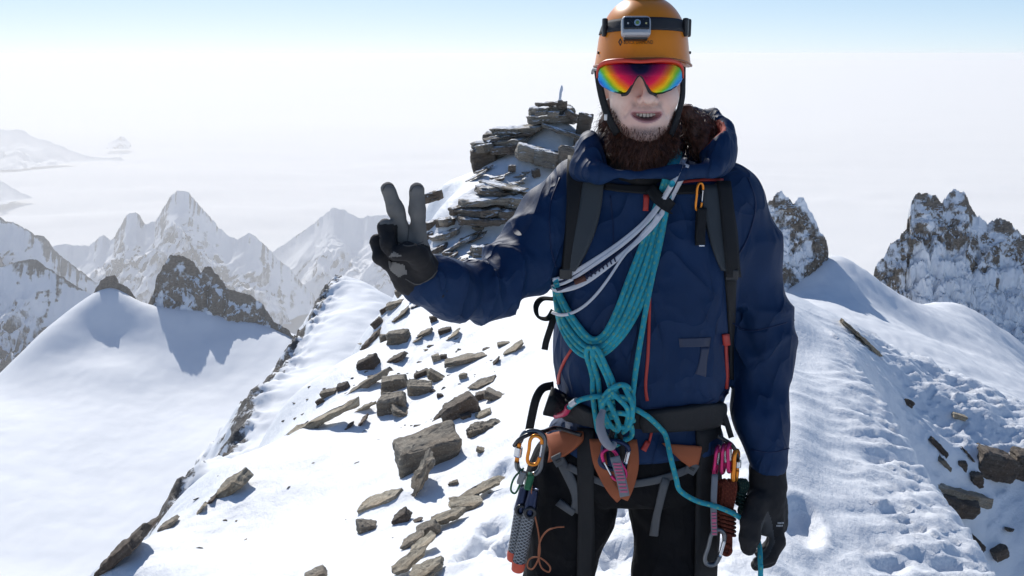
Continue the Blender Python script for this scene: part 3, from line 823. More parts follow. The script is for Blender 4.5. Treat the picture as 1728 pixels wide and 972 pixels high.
def jacket_f(X, Y, Z):
    t = loft(X, Y, Z, T_ROWS, 2.35)
    la = chain(X, Y, Z, LA, 0.03)
    ra = chain(X, Y, Z, RA, 0.03)
    # folds gather at the elbows, the shoulders and where the belt cinches the cloth
    for d, A, c, amp in ((0, LA, 3, 0.015), (1, RA, 2, 0.013)):
        a, b = A[max(c - 2, 0)][0], A[min(c + 2, 5)][0]
        u = seg_u(X, Y, Z, a, b)
        wob = 0.35 * noise3(X * 11, Y * 11, Z * 11) + 0.5 * noise3(X * 5 + 3, Y * 5, Z * 5)
        fold = np.abs(np.sin(math.pi * (u * 4.5 + wob))) ** 0.7 * np.exp(-((u - 0.5) / 0.36) ** 2)
        if d == 0: la = la + amp * (fold - 0.45)
        else: ra = ra + amp * (fold - 0.45)
    la = la + 0.0105 * ridged(X * 3.2 + Z * 4.5, Y * 3, Z * 3 - X * 4, 2, gain=0.35)
    ra = ra + 0.0120 * ridged(X * 7 + Z * 2.5, Y * 4, Z * 2.6, 2, gain=0.35)
    tf = 0.0125 * ridged(X * 4.6 + Z * 1.8, Y * 4, Z * 2.2 - X, 2, gain=0.35) + 0.003 * fbm(X * 9, Y * 9, Z * 5, 2)
    hemw = np.exp(-((Z - at(1083, 668, 2)[2]) / 0.05) ** 2)
    tf += 0.007 * hemw * ridged(X * 16, Y * 16, Z * 3, 2)
    t = t + tf
    # chest strap and shoulder straps press the cloth in a little at the armpits
    d = smin(smin(t, la, 0.035), ra, 0.03)
    return d
lo = np.minimum(box_of([p for p, r in LA + RA], 0.1)[0], [-0.05, 1.75, 0.76]); hi = np.maximum(box_of([p for p, r in LA + RA], 0.1)[1], [0.5, 2.33, 1.6])
lo[2] = at(1083, 758, 2.0)[2] - 0.06
body_o, JV, JQ = solid('jacket', jacket_f, lo, hi, 0.0058, M_JACKET, root, it=1)
jacket = body_o

# trousers
LEGL = [(at(972, 800, 2.10), 0.105), (at(962, 850, 2.09), 0.106), (at(943, 975, 2.07), 0.080), (np.array([0.085, 2.10, 0.40]), 0.070), (np.array([0.075, 2.16, 0.14]), 0.068)]
LEGR = [(at(1140, 800, 2.10), 0.106), (at(1140, 850, 2.09), 0.104), (at(1136, 975, 2.06), 0.090), (np.array([0.345, 2.09, 0.40]), 0.072), (np.array([0.355, 2.15, 0.14]), 0.068)]
H_ROWS = [(930, 1215, 715, 2.09, 0.125), (906, 1222, 750, 2.09, 0.135), (892, 1224, 790, 2.09, 0.138), (888, 1222, 815, 2.09, 0.125), (900, 1200, 832, 2.09, 0.11)]
def trouser_f(X, Y, Z):
    d = smin(loft(X, Y, Z, H_ROWS, 2.3), chain(X, Y, Z, LEGL, 0.03), 0.02)
    d = smin(d, chain(X, Y, Z, LEGR, 0.03), 0.012)
    return d + 0.005 * ridged(X * 6 + Z * 3, Y * 6, Z * 6, 3) + 0.003 * fbm(X * 14, Y * 14, Z * 14, 2)
lo, hi = box_of([p for p, r in LEGL + LEGR] + [at(888, 715, 2.0), at(1224, 715, 2.2)], 0.13)
trousers, TV, TQ = solid('trousers', trouser_f, lo, hi, 0.0075, M_TROUSER, root)

# boots (below the frame)
M_BOOT = simple('boot_leather', (0.05, 0.045, 0.04), 0.6, bump=(80, 0.002))
for lx, gy in ((0.075, 2.13), (0.355, 2.12)):
    gz = float(near_z(np.array(lx), np.array(gy)))
    base = np.array([lx, gy + 0.04, gz])
    def boot_f(X, Y, Z, b=base):
        d = rcone(X, Y, Z, b + [0, 0.0, 0.05], b + [0, 0, 0.2], 0.052, 0.062)
        d = smin(d, rcone(X, Y, Z, b + [0, 0.02, 0.045], b + [0, -0.19, 0.035], 0.045, 0.042), 0.03)
        return smax(d, (b[2] - 0.004) - Z, 0.008)
    solid('boot', boot_f, base - [0.1, 0.3, 0.02], base + [0.1, 0.12, 0.3], 0.008, M_BOOT, root)

# ---- head
O = at(1083, 128, 2.065)
def hp(x, y, z): return O + np.array([x, y, z])
mouth_curve = lambda x: 0.0065 * (x / 0.032) ** 2
def head_f(X, Y, Z):
    x, y, z = X - O[0], Y - O[1], Z - O[2]
    d = ell(x, y, z, (0, 0.008, 0.035), (0.076, 0.096, 0.100))
    d = smin(d, ell(x, y, z, (0, -0.028, -0.048), (0.0655, 0.066, 0.074)), 0.03)
    d = smin(d, ell(x, y, z, (0, -0.050, -0.088), (0.047, 0.046, 0.040)), 0.025)
    d = smin(d, ell(x, y, z, (0, -0.081, -0.113), (0.022, 0.017, 0.014)), 0.022)
    for s in (-1, 1):
        d = smin(d, ell(x, y, z, (s * 0.040, -0.066, -0.040), (0.024, 0.024, 0.024)), 0.022)
        d = smin(d, ell(x, y, z, (s * 0.0735, 0.012, -0.018), (0.010, 0.019, 0.030)), 0.006)
        d = smin(d, rcone(x, y, z, (s * 0.052, -0.066, 0.018), (s * 0.012, -0.090, 0.022), 0.010, 0.011), 0.014)
    # muzzle under the nose
    d = smin(d, ell(x, y, z, (0, -0.068, -0.074), (0.036, 0.028, 0.028)), 0.02)
    # nose
    d = smin(d, rcone(x, y, z, (0, -0.087, 0.012), (0, -0.112, -0.036), 0.0085, 0.011), 0.008)
    d = smin(d, ell(x, y, z, (0, -0.113, -0.041), (0.0125, 0.0115, 0.0105)), 0.008)
    for s in (-1, 1):
        d = smin(d, ell(x, y, z, (s * 0.0150, -0.100, -0.045), (0.0085, 0.0105, 0.0085)), 0.006)
        d = smax(d, -ell(x, y, z, (s * 0.0082, -0.1085, -0.0515), (0.0042, 0.0055, 0.004)), 0.002)
        # fold from nose to mouth corner
        d = smax(d, -(rcone(x, y, z, (s * 0.026, -0.098, -0.046), (s * 0.042, -0.083, -0.074), 0.003, 0.003)), 0.007)
    # lips and open mouth
    mc = 0.0075 * (x / 0.032) ** 2
    zm = z - mc
    for zz, yy, r in ((-0.0668, -0.0945, 0.0040), (-0.0868, -0.0930, 0.0050)):
        prev = None
        for xs in (-0.030, -0.015, 0.0, 0.015, 0.030):
            e = 1 - (xs / 0.034) ** 2
            p = (xs, yy + 0.016 * (xs / 0.032) ** 2, -0.0765 + (zz + 0.0765) * max(e, 0.1) ** 0.6)
            if prev is not None: d = smin(d, rcone(x, y, zm, prev, p, r * 0.9, r * 0.9), 0.006)
            prev = p
    d = smax(d, -ell(x, y, zm, (0, -0.098, -0.0765), (0.0300, 0.026, 0.0070)), 0.003)
    # neck
    d = smin(d, rcone(x, y, z, (0, 0.03, -0.07), (0, 0.045, -0.24), 0.056, 0.066), 0.03)
    return d
def head_attr(V):
    x, y, z = (V - O).T
    zm = z - 0.0075 * (x / 0.032) ** 2
    e = np.sqrt((x / 0.0365) ** 2 + ((zm + 0.0768) / 0.0175) ** 2)
    lip = sstep(1.0, 0.86, np.sqrt((x / 0.0340) ** 2 + ((zm + 0.0768) / 0.0128) ** 2)) * (y < -0.07)
    st = sstep(0.018, 0.028, np.abs(x)) * 0
    must = np.exp(-((zm + 0.058) / 0.007) ** 2) * sstep(0.036, 0.026, np.abs(x)) * (y < -0.07) * 0.5
    jaw = sstep(-0.088, -0.112, z) * 0.9 + sstep(0.045, 0.062, np.abs(x)) * sstep(-0.05, -0.085, z) * 0.6
    soul = np.exp(-((zm + 0.103) / 0.007) ** 2) * sstep(0.034, 0.02, np.abs(x)) * 0.35 * (y < -0.06)
    return {'lip': lip, 'stubble': np.clip(must + jaw + soul + st, 0, 1)}
head, HV, HQ = solid('body', head_f, hp(-0.1, -0.14, -0.26), hp(0.1, 0.12, 0.145), 0.0026, M_SKIN, root, it=1, attr_fn=head_attr)
# inside of the mouth and the upper teeth
def gum_f(X, Y, Z):
    x, y, z = X - O[0], Y - O[1], Z - O[2]
    return ell(x, y, z, (0, -0.060, -0.0765), (0.036, 0.017, 0.018))
solid('mouth_lining', gum_f, hp(-0.05, -0.09, -0.1), hp(0.05, -0.03, -0.05), 0.003, M_MOUTH, head)
for k in range(-4, 5):
    w = [0.0068, 0.0060, 0.0058, 0.0052, 0.0046][abs(k)]
    xk = np.sign(k) * [0, 0.0064, 0.0122, 0.0176, 0.0224][abs(k)]
    if k == 0: continue
    xk = np.sign(k) * [0, 0.0036, 0.0102, 0.0162, 0.0214][abs(k)]
    yk = -0.0835 + 0.012 * (xk / 0.026) ** 2
    zk = -0.0738 + 0.0075 * (xk / 0.032) ** 2
    rbox('tooth', hp(xk, yk, zk), (w, 0.005, 0.0085 - 0.0006 * abs(k)), M_TEETH, head, bevel=0.35)

# ---- hair and beard
def strands(name, roots, dirs, lens, mat, parent, width=0.0011, curl=0.006, sag=0.3, seed=0):
    r = np.random.default_rng(seed)
    n = len(roots); k = 5
    roots = np.asarray(roots); dirs = np.asarray(dirs); dirs /= np.linalg.norm(dirs, axis=1, keepdims=True)
    t = np.linspace(0, 1, k)
    side = np.cross(dirs, r.normal(size=(n, 3))); side /= np.linalg.norm(side, axis=1, keepdims=True) + 1e-9
    ph = r.uniform(0, 6.28, n); side2 = np.cross(dirs, side)
    V = np.zeros((n, k, 2, 3))
    for i, tt in enumerate(t):
        c = roots + dirs * (lens * tt)[:, None]
        c[:, 2] -= sag * lens * tt * tt
        c += side2 * (curl * tt * np.sin(ph + tt * 5))[:, None] + side * (curl * tt * np.cos(ph + tt * 4))[:, None]
        w = width * (1 - 0.8 * tt)
        V[:, i, 0] = c - side * w; V[:, i, 1] = c + side * w
    V = V.reshape(-1, 3)
    b = (np.arange(n) * k * 2)[:, None] + (np.arange(k - 1) * 2)[None]
    b = b.ravel()
    F = np.stack([b, b + 1, b + 3, b + 2], 1)
    return link(name, mesh_np(name, V, F), mat, parent)
def beard_f(X, Y, Z):
    x, y, z = X - O[0], Y - O[1], Z - O[2]
    d = ell(x, y, z, (0.002, -0.038, -0.143), (0.047, 0.046, 0.038))
    for s in (-1, 1):
        d = smin(d, rcone(x, y, z, (s * 0.060, -0.012, -0.075), (s * 0.048, -0.040, -0.128), 0.008, 0.020), 0.02)
    d = smin(d, ell(x, y, z, (0, -0.072, -0.142), (0.034, 0.026, 0.026)), 0.02)
    return d + 0.004 * fbm(X * 60, Y * 60, Z * 30, 3)
beard, BV, BQ = solid('beard', beard_f, hp(-0.1, -0.13, -0.22), hp(0.1, 0.05, -0.03), 0.004, M_BEARD, root)
r_ = np.random.default_rng(5)
sel = r_.choice(len(BV), 5200)
bp = BV[sel]
bd = (bp - hp(0, 0.0, -0.09)); bd /= np.linalg.norm(bd, axis=1, keepdims=True)
bd = bd + np.array([0, -0.25, -0.75]) + r_.normal(size=bd.shape) * 0.3
keep = bp[:, 1] < O[1] + 0.0
# short whiskers where the beard thins out into the skin of jaw and chin
hx, hy, hz = (HV - O).T
edge_ = (-0.092 - 0.014 * np.exp(-(hx / 0.022) ** 2)) + 0.030 * sstep(0.040, 0.066, np.abs(hx))
cand = np.nonzero((hz < edge_) & (hz > -0.15) & (hy < 0.02))[0]
wk = r_.choice(cand, 1500); wp = HV[wk]
wd = wp - hp(0, 0.0, -0.07); wd /= np.linalg.norm(wd, axis=1, keepdims=True); wd = wd * 0.7 + np.array([0, -0.2, -0.8]) + r_.normal(size=wd.shape) * 0.2
strands('whisker', wp, wd, r_.uniform(0.004, 0.013, len(wp)), M_BEARD, beard, width=0.0006, curl=0.002, seed=8)
strands('beard_hair', bp[keep], bd[keep], r_.uniform(0.008, 0.024, keep.sum()), M_BEARD, beard, width=0.0009, curl=0.004, seed=3)
def hair_f(X, Y, Z):
    a = at(1182, 222, 2.10); b = at(1160, 190, 2.09); c = at(1188, 250, 2.07); e = at(1022, 212, 2.14); f = at(1032, 175, 2.12)
    d = rcone(X, Y, Z, b, a, 0.018, 0.030); d = smin(d, rcone(X, Y, Z, a, c, 0.030, 0.022), 0.02)
    d = smin(d, rcone(X, Y, Z, f, e, 0.006, 0.016), 0.01)
    d = smin(d, ell(X, Y, Z, hp(0, 0.07, -0.06), (0.058, 0.04, 0.09)), 0.02)
    return d + 0.005 * fbm(X * 50, Y * 50, Z * 25, 3)
lo, hi = box_of([at(1182, 222, 2.10), at(1188, 262, 2.05), at(1005, 215, 2.13), hp(0, 0.06, 0.05)], 0.06)
hair, AV, AQ = solid('hair', hair_f, lo, hi, 0.0045, M_BEARD, root)
sel = r_.choice(len(AV), 3800); ap = AV[sel]
ad = r_.normal(size=ap.shape) * 0.45 + np.array([0.25, -0.2, -0.8]) * 1.0
ad[:, 0] += np.where(ap[:, 0] < O[0], -0.35, 0.30)
strands('loose_hair', ap, ad, r_.uniform(0.012, 0.040, len(ap)), M_BEARD, hair, width=0.0008, curl=0.009, sag=0.2, seed=4)

# ---- hood and collar
HOODC = at(1090, 232, 2.06)
def hood_f(X, Y, Z):
    d = chain(X, Y, Z, [(at(978, 284, 2.02), 0.026), (at(1012, 288, 1.965), 0.022), (at(1060, 296, 1.945), 0.015), (at(1140, 293, 1.945), 0.016), (at(1200, 284, 1.975), 0.026), (at(1222, 268, 2.03), 0.032)], 0.02)
    d = smin(d, ell(X, Y, Z, at(998, 262, 2.04), (0.036, 0.060, 0.050)), 0.025)
    d = smin(d, ell(X, Y, Z, at(1203, 254, 2.07), (0.038, 0.080, 0.066)), 0.03)
    d = smin(d, chain(X, Y, Z, [(at(985, 254, 2.10), 0.030), (at(1030, 244, 2.19), 0.040), (at(1110, 226, 2.22), 0.050), (at(1180, 218, 2.18), 0.044), (at(1205, 226, 2.12), 0.034)], 0.04), 0.03)
    d = smin(d, chain(X, Y, Z, [(at(1172, 182, 2.17), 0.011), (at(1205, 190, 2.13), 0.011), (at(1224, 212, 2.09), 0.011), (at(1229, 250, 2.04), 0.013)], 0.02), 0.02)
    n = ell(X, Y, Z, at(1086, 205, 2.06), (0.090, 0.105, 0.115))                 # room for neck and hair
    n = smin(n, ell(X, Y, Z, at(1178, 205, 2.055), (0.050, 0.060, 0.052)), 0.015)
    d = smax(d, -n, 0.010)
    return d + 0.0090 * ridged(X * 7 + Z * 5, Y * 6, Z * 9 - X * 5, 2, gain=0.4)
lo, hi = box_of([at(960, 310, 1.9), at(1240, 170, 2.3)], 0.05)
hood, HdV, HdQ = solid('hood', hood_f, lo, hi, 0.005, [M_JACKET, M_LINING], jacket)
fc = HdV[HdQ].mean(1)
inn = ell(fc[:, 0], fc[:, 1], fc[:, 2], at(1178, 205, 2.055), (0.058, 0.066, 0.060)) < 0
hood.data.polygons.foreach_set('material_index', inn.astype(np.int32))
def neck_f(X, Y, Z):
    d = rcone(X, Y, Z, hp(0.0, 0.0, -0.16), hp(0.0, 0.02, -0.26), 0.070, 0.085)
    return d + 0.004 * ridged(X * 12, Y * 12, Z * 30, 2)
solid('neck_gaiter', neck_f, hp(-0.11, -0.12, -0.36), hp(0.11, 0.13, -0.08), 0.006, M_BLACK, root)

# ---- gloves
def glove(name, chains, lo_hi, mats, paint, k=0.010, h=0.0030, extra=None):
    def f(X, Y, Z):
        d = None
        for c, kk in chains:
            q = chain(X, Y, Z, c, 0.010)
            d = q if d is None else smin(d, q, kk)
        if extra is not None: d = extra(X, Y, Z, d)
        return d + 0.0012 * ridged(X * 40, Y * 40, Z * 40, 2) + 0.0009 * fbm(X * 120, Y * 120, Z * 120, 2)
    o, V, Q = solid(name, f, lo_hi[0], lo_hi[1], h, mats, root)
    o.data.polygons.foreach_set('material_index', paint(V, Q).astype(np.int32))
    return o, V, Q
A = at
G1 = [
    ([(A(724, 478, 1.835), 0.046), (A(712, 462, 1.825), 0.040)], 0.02),                                                        # cuff
    ([(A(712, 462, 1.825), 0.036), (A(706, 425, 1.80), 0.022), (A(706, 398, 1.797), 0.0165)], 0.014),
    ([(A(704, 462, 1.825), 0.036), (A(690, 425, 1.80), 0.023), (A(682, 400, 1.797), 0.0165)], 0.014),
    ([(A(696, 464, 1.825), 0.034), (A(674, 430, 1.80), 0.022), (A(664, 400, 1.80), 0.0165)], 0.018),
    ([(A(690, 466, 1.825), 0.032), (A(664, 442, 1.805), 0.020), (A(650, 420, 1.81), 0.015)], 0.018),
    ([(A(706, 396, 1.797), 0.0162), (A(704, 350, 1.79), 0.0152), (A(703, 321, 1.788), 0.0142)], 0.004),                            # index
    ([(A(682, 396, 1.797), 0.0158), (A(667, 352, 1.79), 0.0152), (A(655, 319, 1.786), 0.0142)], 0.004),                            # middle
    ([(A(664, 404, 1.80), 0.0155), (A(651, 384, 1.775), 0.0150), (A(655, 412, 1.752), 0.0140), (A(664, 430, 1.757), 0.012)], 0.003),   # ring, curled
    ([(A(650, 424, 1.81), 0.0145), (A(637, 408, 1.785), 0.0138), (A(642, 434, 1.765), 0.0128), (A(652, 447, 1.770), 0.011)], 0.003),   # little, curled
    ([(A(716, 456, 1.80), 0.024), (A(706, 432, 1.765), 0.0190), (A(688, 424, 1.745), 0.0165), (A(670, 428, 1.738), 0.0140)], 0.006),  # thumb across the palm
]
def paint1(V, Q):
    c = V[Q].mean(1); x, y = to_px(c)
    wav = 4 * np.sin(x * 0.13)
    g = (y < 416 + wav) & (x > np.where(y < 380, 640, 671)) & (c[:, 1] < 1.90)
    g |= (y < 380) & (x > 640)
    g &= ~((y > 378) & (c[:, 1] < 1.772))
    g |= in_poly(x, y, [(664, 424), (656, 434), (680, 433)])
    g |= in_poly(x, y, [(655, 440), (684, 448), (686, 462), (672, 468), (658, 456)])
    return g
lo, hi = box_of([p for c, k in G1 for p, r in c], 0.06)
def joints(X, Y, Z, d):
    for (px, py, Y_), (qx, qy) in (((705, 374, 1.794), (703, 319)), ((703.5, 346, 1.79), (703, 319)), ((675, 374, 1.794), (655, 319)), ((665, 347, 1.789), (655, 319)), ((652, 388, 1.78), (655, 412)), ((638, 412, 1.785), (642, 434))):
        p = A(px, py, Y_); a = A(qx, qy, Y_) - p; a /= np.linalg.norm(a)
        t = (X - p[0]) * a[0] + (Y - p[1]) * a[1] + (Z - p[2]) * a[2]
        r2 = (X - p[0]) ** 2 + (Y - p[1]) ** 2 + (Z - p[2]) ** 2
        d = d + 0.0011 * np.exp(-(t / 0.0035) ** 2) * np.exp(-(r2 / 0.022 ** 2) ** 2)
    return d
glove_r, _, _ = glove('glove', G1, (lo, hi), [M_GLOVE, M_GLOVEG], paint1, extra=joints)
glove_r['label'] = 'raised black glove with grey palm, two fingers up'
G2 = [
    ([(A(1296, 775, 2.035), 0.041), (A(1295, 800, 2.03), 0.038), (A(1296, 822, 2.02), 0.037)], 0.02),
    ([(A(1296, 822, 2.02), 0.036), (A(1290, 850, 2.01), 0.040), (A(1296, 880, 2.01), 0.034)], 0.02),
    ([(A(1308, 850, 2.03), 0.028), (A(1312, 884, 2.03), 0.024)], 0.02),
    ([(A(1280, 845, 1.985), 0.026), (A(1268, 880, 1.965), 0.0235), (A(1265, 906, 1.955), 0.0215), (A(1263, 924, 1.955), 0.018)], 0.008),   # thumb
    ([(A(1308, 880, 1.995), 0.019), (A(1312, 912, 1.985), 0.0165), (A(1300, 938, 1.975), 0.0150), (A(1280, 948, 1.970), 0.0125)], 0.006),   # index
    ([(A(1309, 882, 2.020), 0.018), (A(1312, 916, 2.015), 0.0165), (A(1298, 944, 2.005), 0.0150), (A(1276, 954, 2.000), 0.0130)], 0.004),
    ([(A(1308, 882, 2.045), 0.017), (A(1310, 914, 2.045), 0.0155), (A(1296, 940, 2.038), 0.0140), (A(1278, 948, 2.033), 0.0120)], 0.004),
    ([(A(1306, 880, 2.066), 0.015), (A(1306, 904, 2.070), 0.0135), (A(1294, 926, 2.066), 0.0120), (A(1280, 934, 2.060), 0.0105)], 0.004),
]
def paint2(V, Q):
    c = V[Q].mean(1); x, y = to_px(c)
    return in_poly(x, y, [(1296, 862), (1303, 880), (1308, 915), (1296, 940), (1262, 965), (1262, 940), (1284, 925), (1284, 885)])
lo, hi = box_of([p for c, k in G2 for p, r in c], 0.06)
glove_l, G2V, G2Q = glove('glove', G2, (lo, hi), [M_GLOVE, mat_fabric('glove_charcoal', (0.05, 0.052, 0.056), rough=0.7)], paint2)
glove_l['label'] = 'lowered black glove closed round the rope'

# ---- what cloth lies under a pixel
def bvh_of(*objs):
    V, F = [], []
    for o in objs:
        k = len(V)
        V += [v.co.copy() for v in o.data.vertices]; F += [[k + i for i in p.vertices] for p in o.data.polygons]
    return BVHTree.FromPolygons(V, F)
BODY = bvh_of(jacket, trousers, hood)
def surf(px, py, off=0.0, bvh=None):
    d = Vector(ray(px, py)).normalized()
    loc, nor, i, dist = (bvh or BODY).ray_cast(Vector(CAMP), d)
    if loc is None:
        return None, None
    if nor.dot(d) > 0: nor = -nor
    return np.array(loc + nor * off), np.array(nor)
def path_on(pts, off, n=6, bvh=None):
    """points over the cloth under a pixel line; entries (px, py[, extra offset]) or a world point"""
    P = []; base = []
    for q in pts:
        if isinstance(q, np.ndarray): P.append(q); continue
        p, nn = surf(q[0], q[1], off + (q[2] if len(q) > 2 else 0), bvh)
        if p is None:
            Y = P[-1][1] if P else 2.05
            p = at(q[0], q[1], Y)
        P.append(p)
    return np.array(P)
def dense(pts, step=14.0):
    """more pixel points along a pixel polyline"""
    P = np.array([(p[0], p[1], p[2] if len(p) > 2 else 0.0) for p in pts], float)
    C = catmull(P, 8) if len(P) > 2 else P
    L = np.concatenate([[0], np.cumsum(np.hypot(*np.diff(C[:, :2], axis=0).T))])
    t = np.linspace(0, L[-1], max(2, int(L[-1] / step) + 1))
    return [tuple(np.interp(t_, L, C[:, k]) for k in range(3)) for t_ in t]
def patch(name, rows, mat, parent, off=0.004, thick=0.004, cols=6, sub=4, bvh=None, sm=2):
    """a piece of webbing or cloth laid on the body; rows: (left px, py, right px, py)"""
    R = catmull(np.array(rows, float), sub) if len(rows) > 2 else np.array([np.array(rows[0]) * (1 - t) + np.array(rows[1]) * t for t in np.linspace(0, 1, sub + 1)])
    top = np.zeros((len(R), cols, 3)); nr = np.zeros_like(top)
    lastY = None
    for i, r in enumerate(R):
        for j, s in enumerate(np.linspace(0, 1, cols)):
            p, n = surf(r[0] * (1 - s) + r[2] * s, r[1] * (1 - s) + r[3] * s, 0.0, bvh)
            if p is None:
                p = at(r[0] * (1 - s) + r[2] * s, r[1] * (1 - s) + r[3] * s, lastY if lastY else 2.0); n = np.array([0, -1.0, 0])
            lastY = p[1]
            top[i, j] = p; nr[i, j] = n
    for _ in range(sm):                                   # webbing bridges small folds
        t2 = top.copy(); n2 = nr.copy()
        t2[1:-1] = (top[:-2] + top[1:-1] * 2 + top[2:]) / 4; n2[1:-1] = (nr[:-2] + nr[1:-1] * 2 + nr[2:]) / 4
        t2[:, 1:-1] = (t2[:, :-2] + 2 * t2[:, 1:-1] + t2[:, 2:]) / 4
        top, nr = t2, n2
    nr /= np.linalg.norm(nr, axis=-1, keepdims=True) + 1e-9
    top = top + nr * (off + thick)
    o = link(name, shell_mesh(name, top, nr, thick + off * 0.8), mat, parent)
    return o
def line_patch(name, pts, width, mat, parent, **kw):
    """as patch, from a centre line and a width in pixels"""
    P = np.array(pts, float)[:, :2]
    T = np.gradient(P, axis=0); T /= np.linalg.norm(T, axis=1, keepdims=True) + 1e-9
    W = np.array([width] * len(P)) if np.isscalar(width) else np.array(width)
    Nn = np.stack([T[:, 1], -T[:, 0]], 1) * W[:, None] / 2
    rows = [(*(p - n), *(p + n)) for p, n in zip(P, Nn)]
    return patch(name, rows, mat, parent, **kw)
# ------------------------------------------------------------------ jacket trim
def zipper(pts, width, parent, bvh=None, pull=None):
    z = line_patch('zip', dense(pts, 16), width, M_ZIP, parent, off=0.0008, thick=0.0022, cols=3, sub=2, bvh=bvh)
    if pull:
        line_patch('zip_pull', pull, 9, M_ZIP, z, off=0.003, thick=0.003, cols=4, sub=2, bvh=bvh)
    return z
zipper([(1096, 480), (1095, 540), (1093, 600), (1089, 650), (1092, 676)], 5, jacket, pull=[(1090, 330), (1090, 342), (1089, 356)])
zipper([(1224, 578), (1225, 610), (1227, 640), (1225, 656)], 4, jacket, pull=[(1222, 563), (1223, 572), (1224, 582)])
zipper([(966, 588), (953, 610), (944, 632), (943, 648)], 4, jacket)
zipper([(1150, 308), (1175, 305), (1200, 304), (1220, 305)], 4, jacket)
zipper([(1101, 722), (1098, 736), (1094, 750)], 4, jacket, pull=[(1093, 745), (1089, 752), (1085, 760)])
M_PRINT = simple('faded_print', (0.017, 0.027, 0.064), 0.5)
patch('chest_mark', [(1145, 571, 1199, 569), (1146, 578, 1198, 577), (1147, 586, 1197, 585)], M_PRINT, jacket, off=0.0006, thick=0.0006, sm=0)
patch('chest_mark', [(1183, 585.5, 1197, 585.5), (1180, 608, 1193, 608), (1173, 631, 1191, 636)], M_PRINT, jacket, off=0.0006, thick=0.0006, sm=0)
# elastic cuffs and the drawn hem seam
line_patch('hem_band', [(935, 657), (975, 678), (1020, 688), (1080, 690), (1140, 690), (1195, 682), (1228, 660)], 7, mat_fabric('hem_navy', (0.005, 0.013, 0.05)), jacket, off=0.0008, thick=0.0015, cols=3)

M_SEAM = mat_fabric('seam_navy', (0.0038, 0.0155, 0.060), rough=0.6)
for pts in ([(1236, 545), (1262, 558), (1300, 552), (1340, 540)], [(1262, 300), (1275, 345), (1262, 400), (1240, 440)], [(945, 300), (928, 350), (930, 420), (938, 450)], [(1268, 758), (1300, 764), (1332, 756)], [(1030, 330), (1035, 400), (1030, 470)]):
    line_patch('seam', dense(pts, 14), 2.2, M_SEAM, jacket, off=0.0003, thick=0.0011, cols=2, sub=2, sm=1)
# ------------------------------------------------------------------ helmet
M_HELMET = simple('helmet_orange', (0.74, 0.225, 0.010), 0.32, spec=0.32, coat=0.12, var=(5, 0.06))
M_DARKPL = simple('plastic_dark', (0.012, 0.012, 0.014), 0.35)
M_GREYBAND = mat_fabric('lamp_band_grey', (0.035, 0.036, 0.040), rough=0.8, weave=500)
HC = at(1084, 99, 2.085)                                  # centre of the rim
HA, HB, HH = 0.0935, 0.124, 0.123                          # half width, half length, height
helmet = empty('climbing_helmet', tuple(HC))
tag(helmet, 'orange hard-shell climbing helmet worn by the climber', 'helmet')
def helm(a, t, off=0.0):
    """a: angle round the head (0 = his left, -90 deg = forehead); t: 0 rim .. 1 crown"""
    e = t * math.pi / 2
    w = math.cos(e) ** 0.82
    flare = 1 + 0.045 * max(0.0, 1 - t / 0.16) ** 2
    x = (HA * flare + off) * w * math.cos(a); y = (HB * flare + off) * w * math.sin(a)
    z = (HH + off) * math.sin(e) ** 1.0
    side = abs(math.cos(a))
    z -= max(0.0, 1 - t / 0.2) * (0.016 * side ** 3 + 0.010 * max(0, math.sin(a)))      # the rim dips over the ears
    return HC + np.array([x, y, z])
def helm_mesh(name, off, t0, t1, na=72, nt=30, drop=None):
    V, F = [], []
    for i in range(nt + 1):
        for j in range(na):
            V.append(tuple(helm(2 * math.pi * j / na, t0 + (t1 - t0) * i / nt, off)))
    for i in range(nt):
        for j in range(na):
            F.append((i * na + j, i * na + (j + 1) % na, (i + 1) * na + (j + 1) % na, (i + 1) * na + j))
    if t1 >= 0.99: F.append(tuple(nt * na + j for j in range(na)))
    me = bpy.data.meshes.new(name); me.from_pydata(V, [], F); return me
sh_me = helm_mesh('shell', 0.0, 0.0, 0.995)
shell = link('shell', sh_me, M_HELMET, helmet)
sol = shell.modifiers.new('thickness', 'SOLIDIFY'); sol.thickness = 0.004; sol.offset = -1
HELM = BVHTree.FromPolygons([v.co.copy() for v in sh_me.vertices], [list(p.vertices) for p in sh_me.polygons])
tube('rim', [helm(2 * math.pi * j / 48, 0.004, 0.0005) for j in range(48)], 0.0022, simple('helmet_rim', (0.33, 0.10, 0.02), 0.4), helmet, closed=True, n=2)
pc = HC + np.array([0, 0.0, HH])
bmk = bmesh.new()
bmesh.ops.create_cone(bmk, segments=32, radius1=0.040, radius2=0.034, depth=0.018, cap_ends=True)
bmesh.ops.bevel(bmk, geom=[e for e in bmk.edges if e.calc_face_angle(0) > 0.6], offset=0.003, segments=2, affect='EDGES')
bmesh.ops.translate(bmk, vec=Vector(pc) + Vector((0, -0.012, 0.004)), verts=bmk.verts)
mk = bpy.data.meshes.new('crown_mount'); bmk.to_mesh(mk); bmk.free()
link('crown_mount', mk, simple('mount_brown', (0.07, 0.038, 0.025), 0.5), helmet, smooth=False)
for a in (math.radians(-90 - 78), math.radians(-90 + 78)):
    p = helm(a, 0.10, 0.001)
    rbox('rivet', p, (0.005, 0.005, 0.006), M_DARKPL, helmet, 0.4)
# lamp clips
for a, w in ((math.radians(-90 - 66), 0.010), (math.radians(-90 + 56), 0.011), (math.radians(-90 + 86), 0.012)):
    p = helm(a, 0.31, 0.006)
    rbox('lamp_clip', p, (w, w, 0.036), M_DARKPL, helmet, 0.35, rot=Matrix.Rotation(a + math.pi / 2, 3, 'Z'))
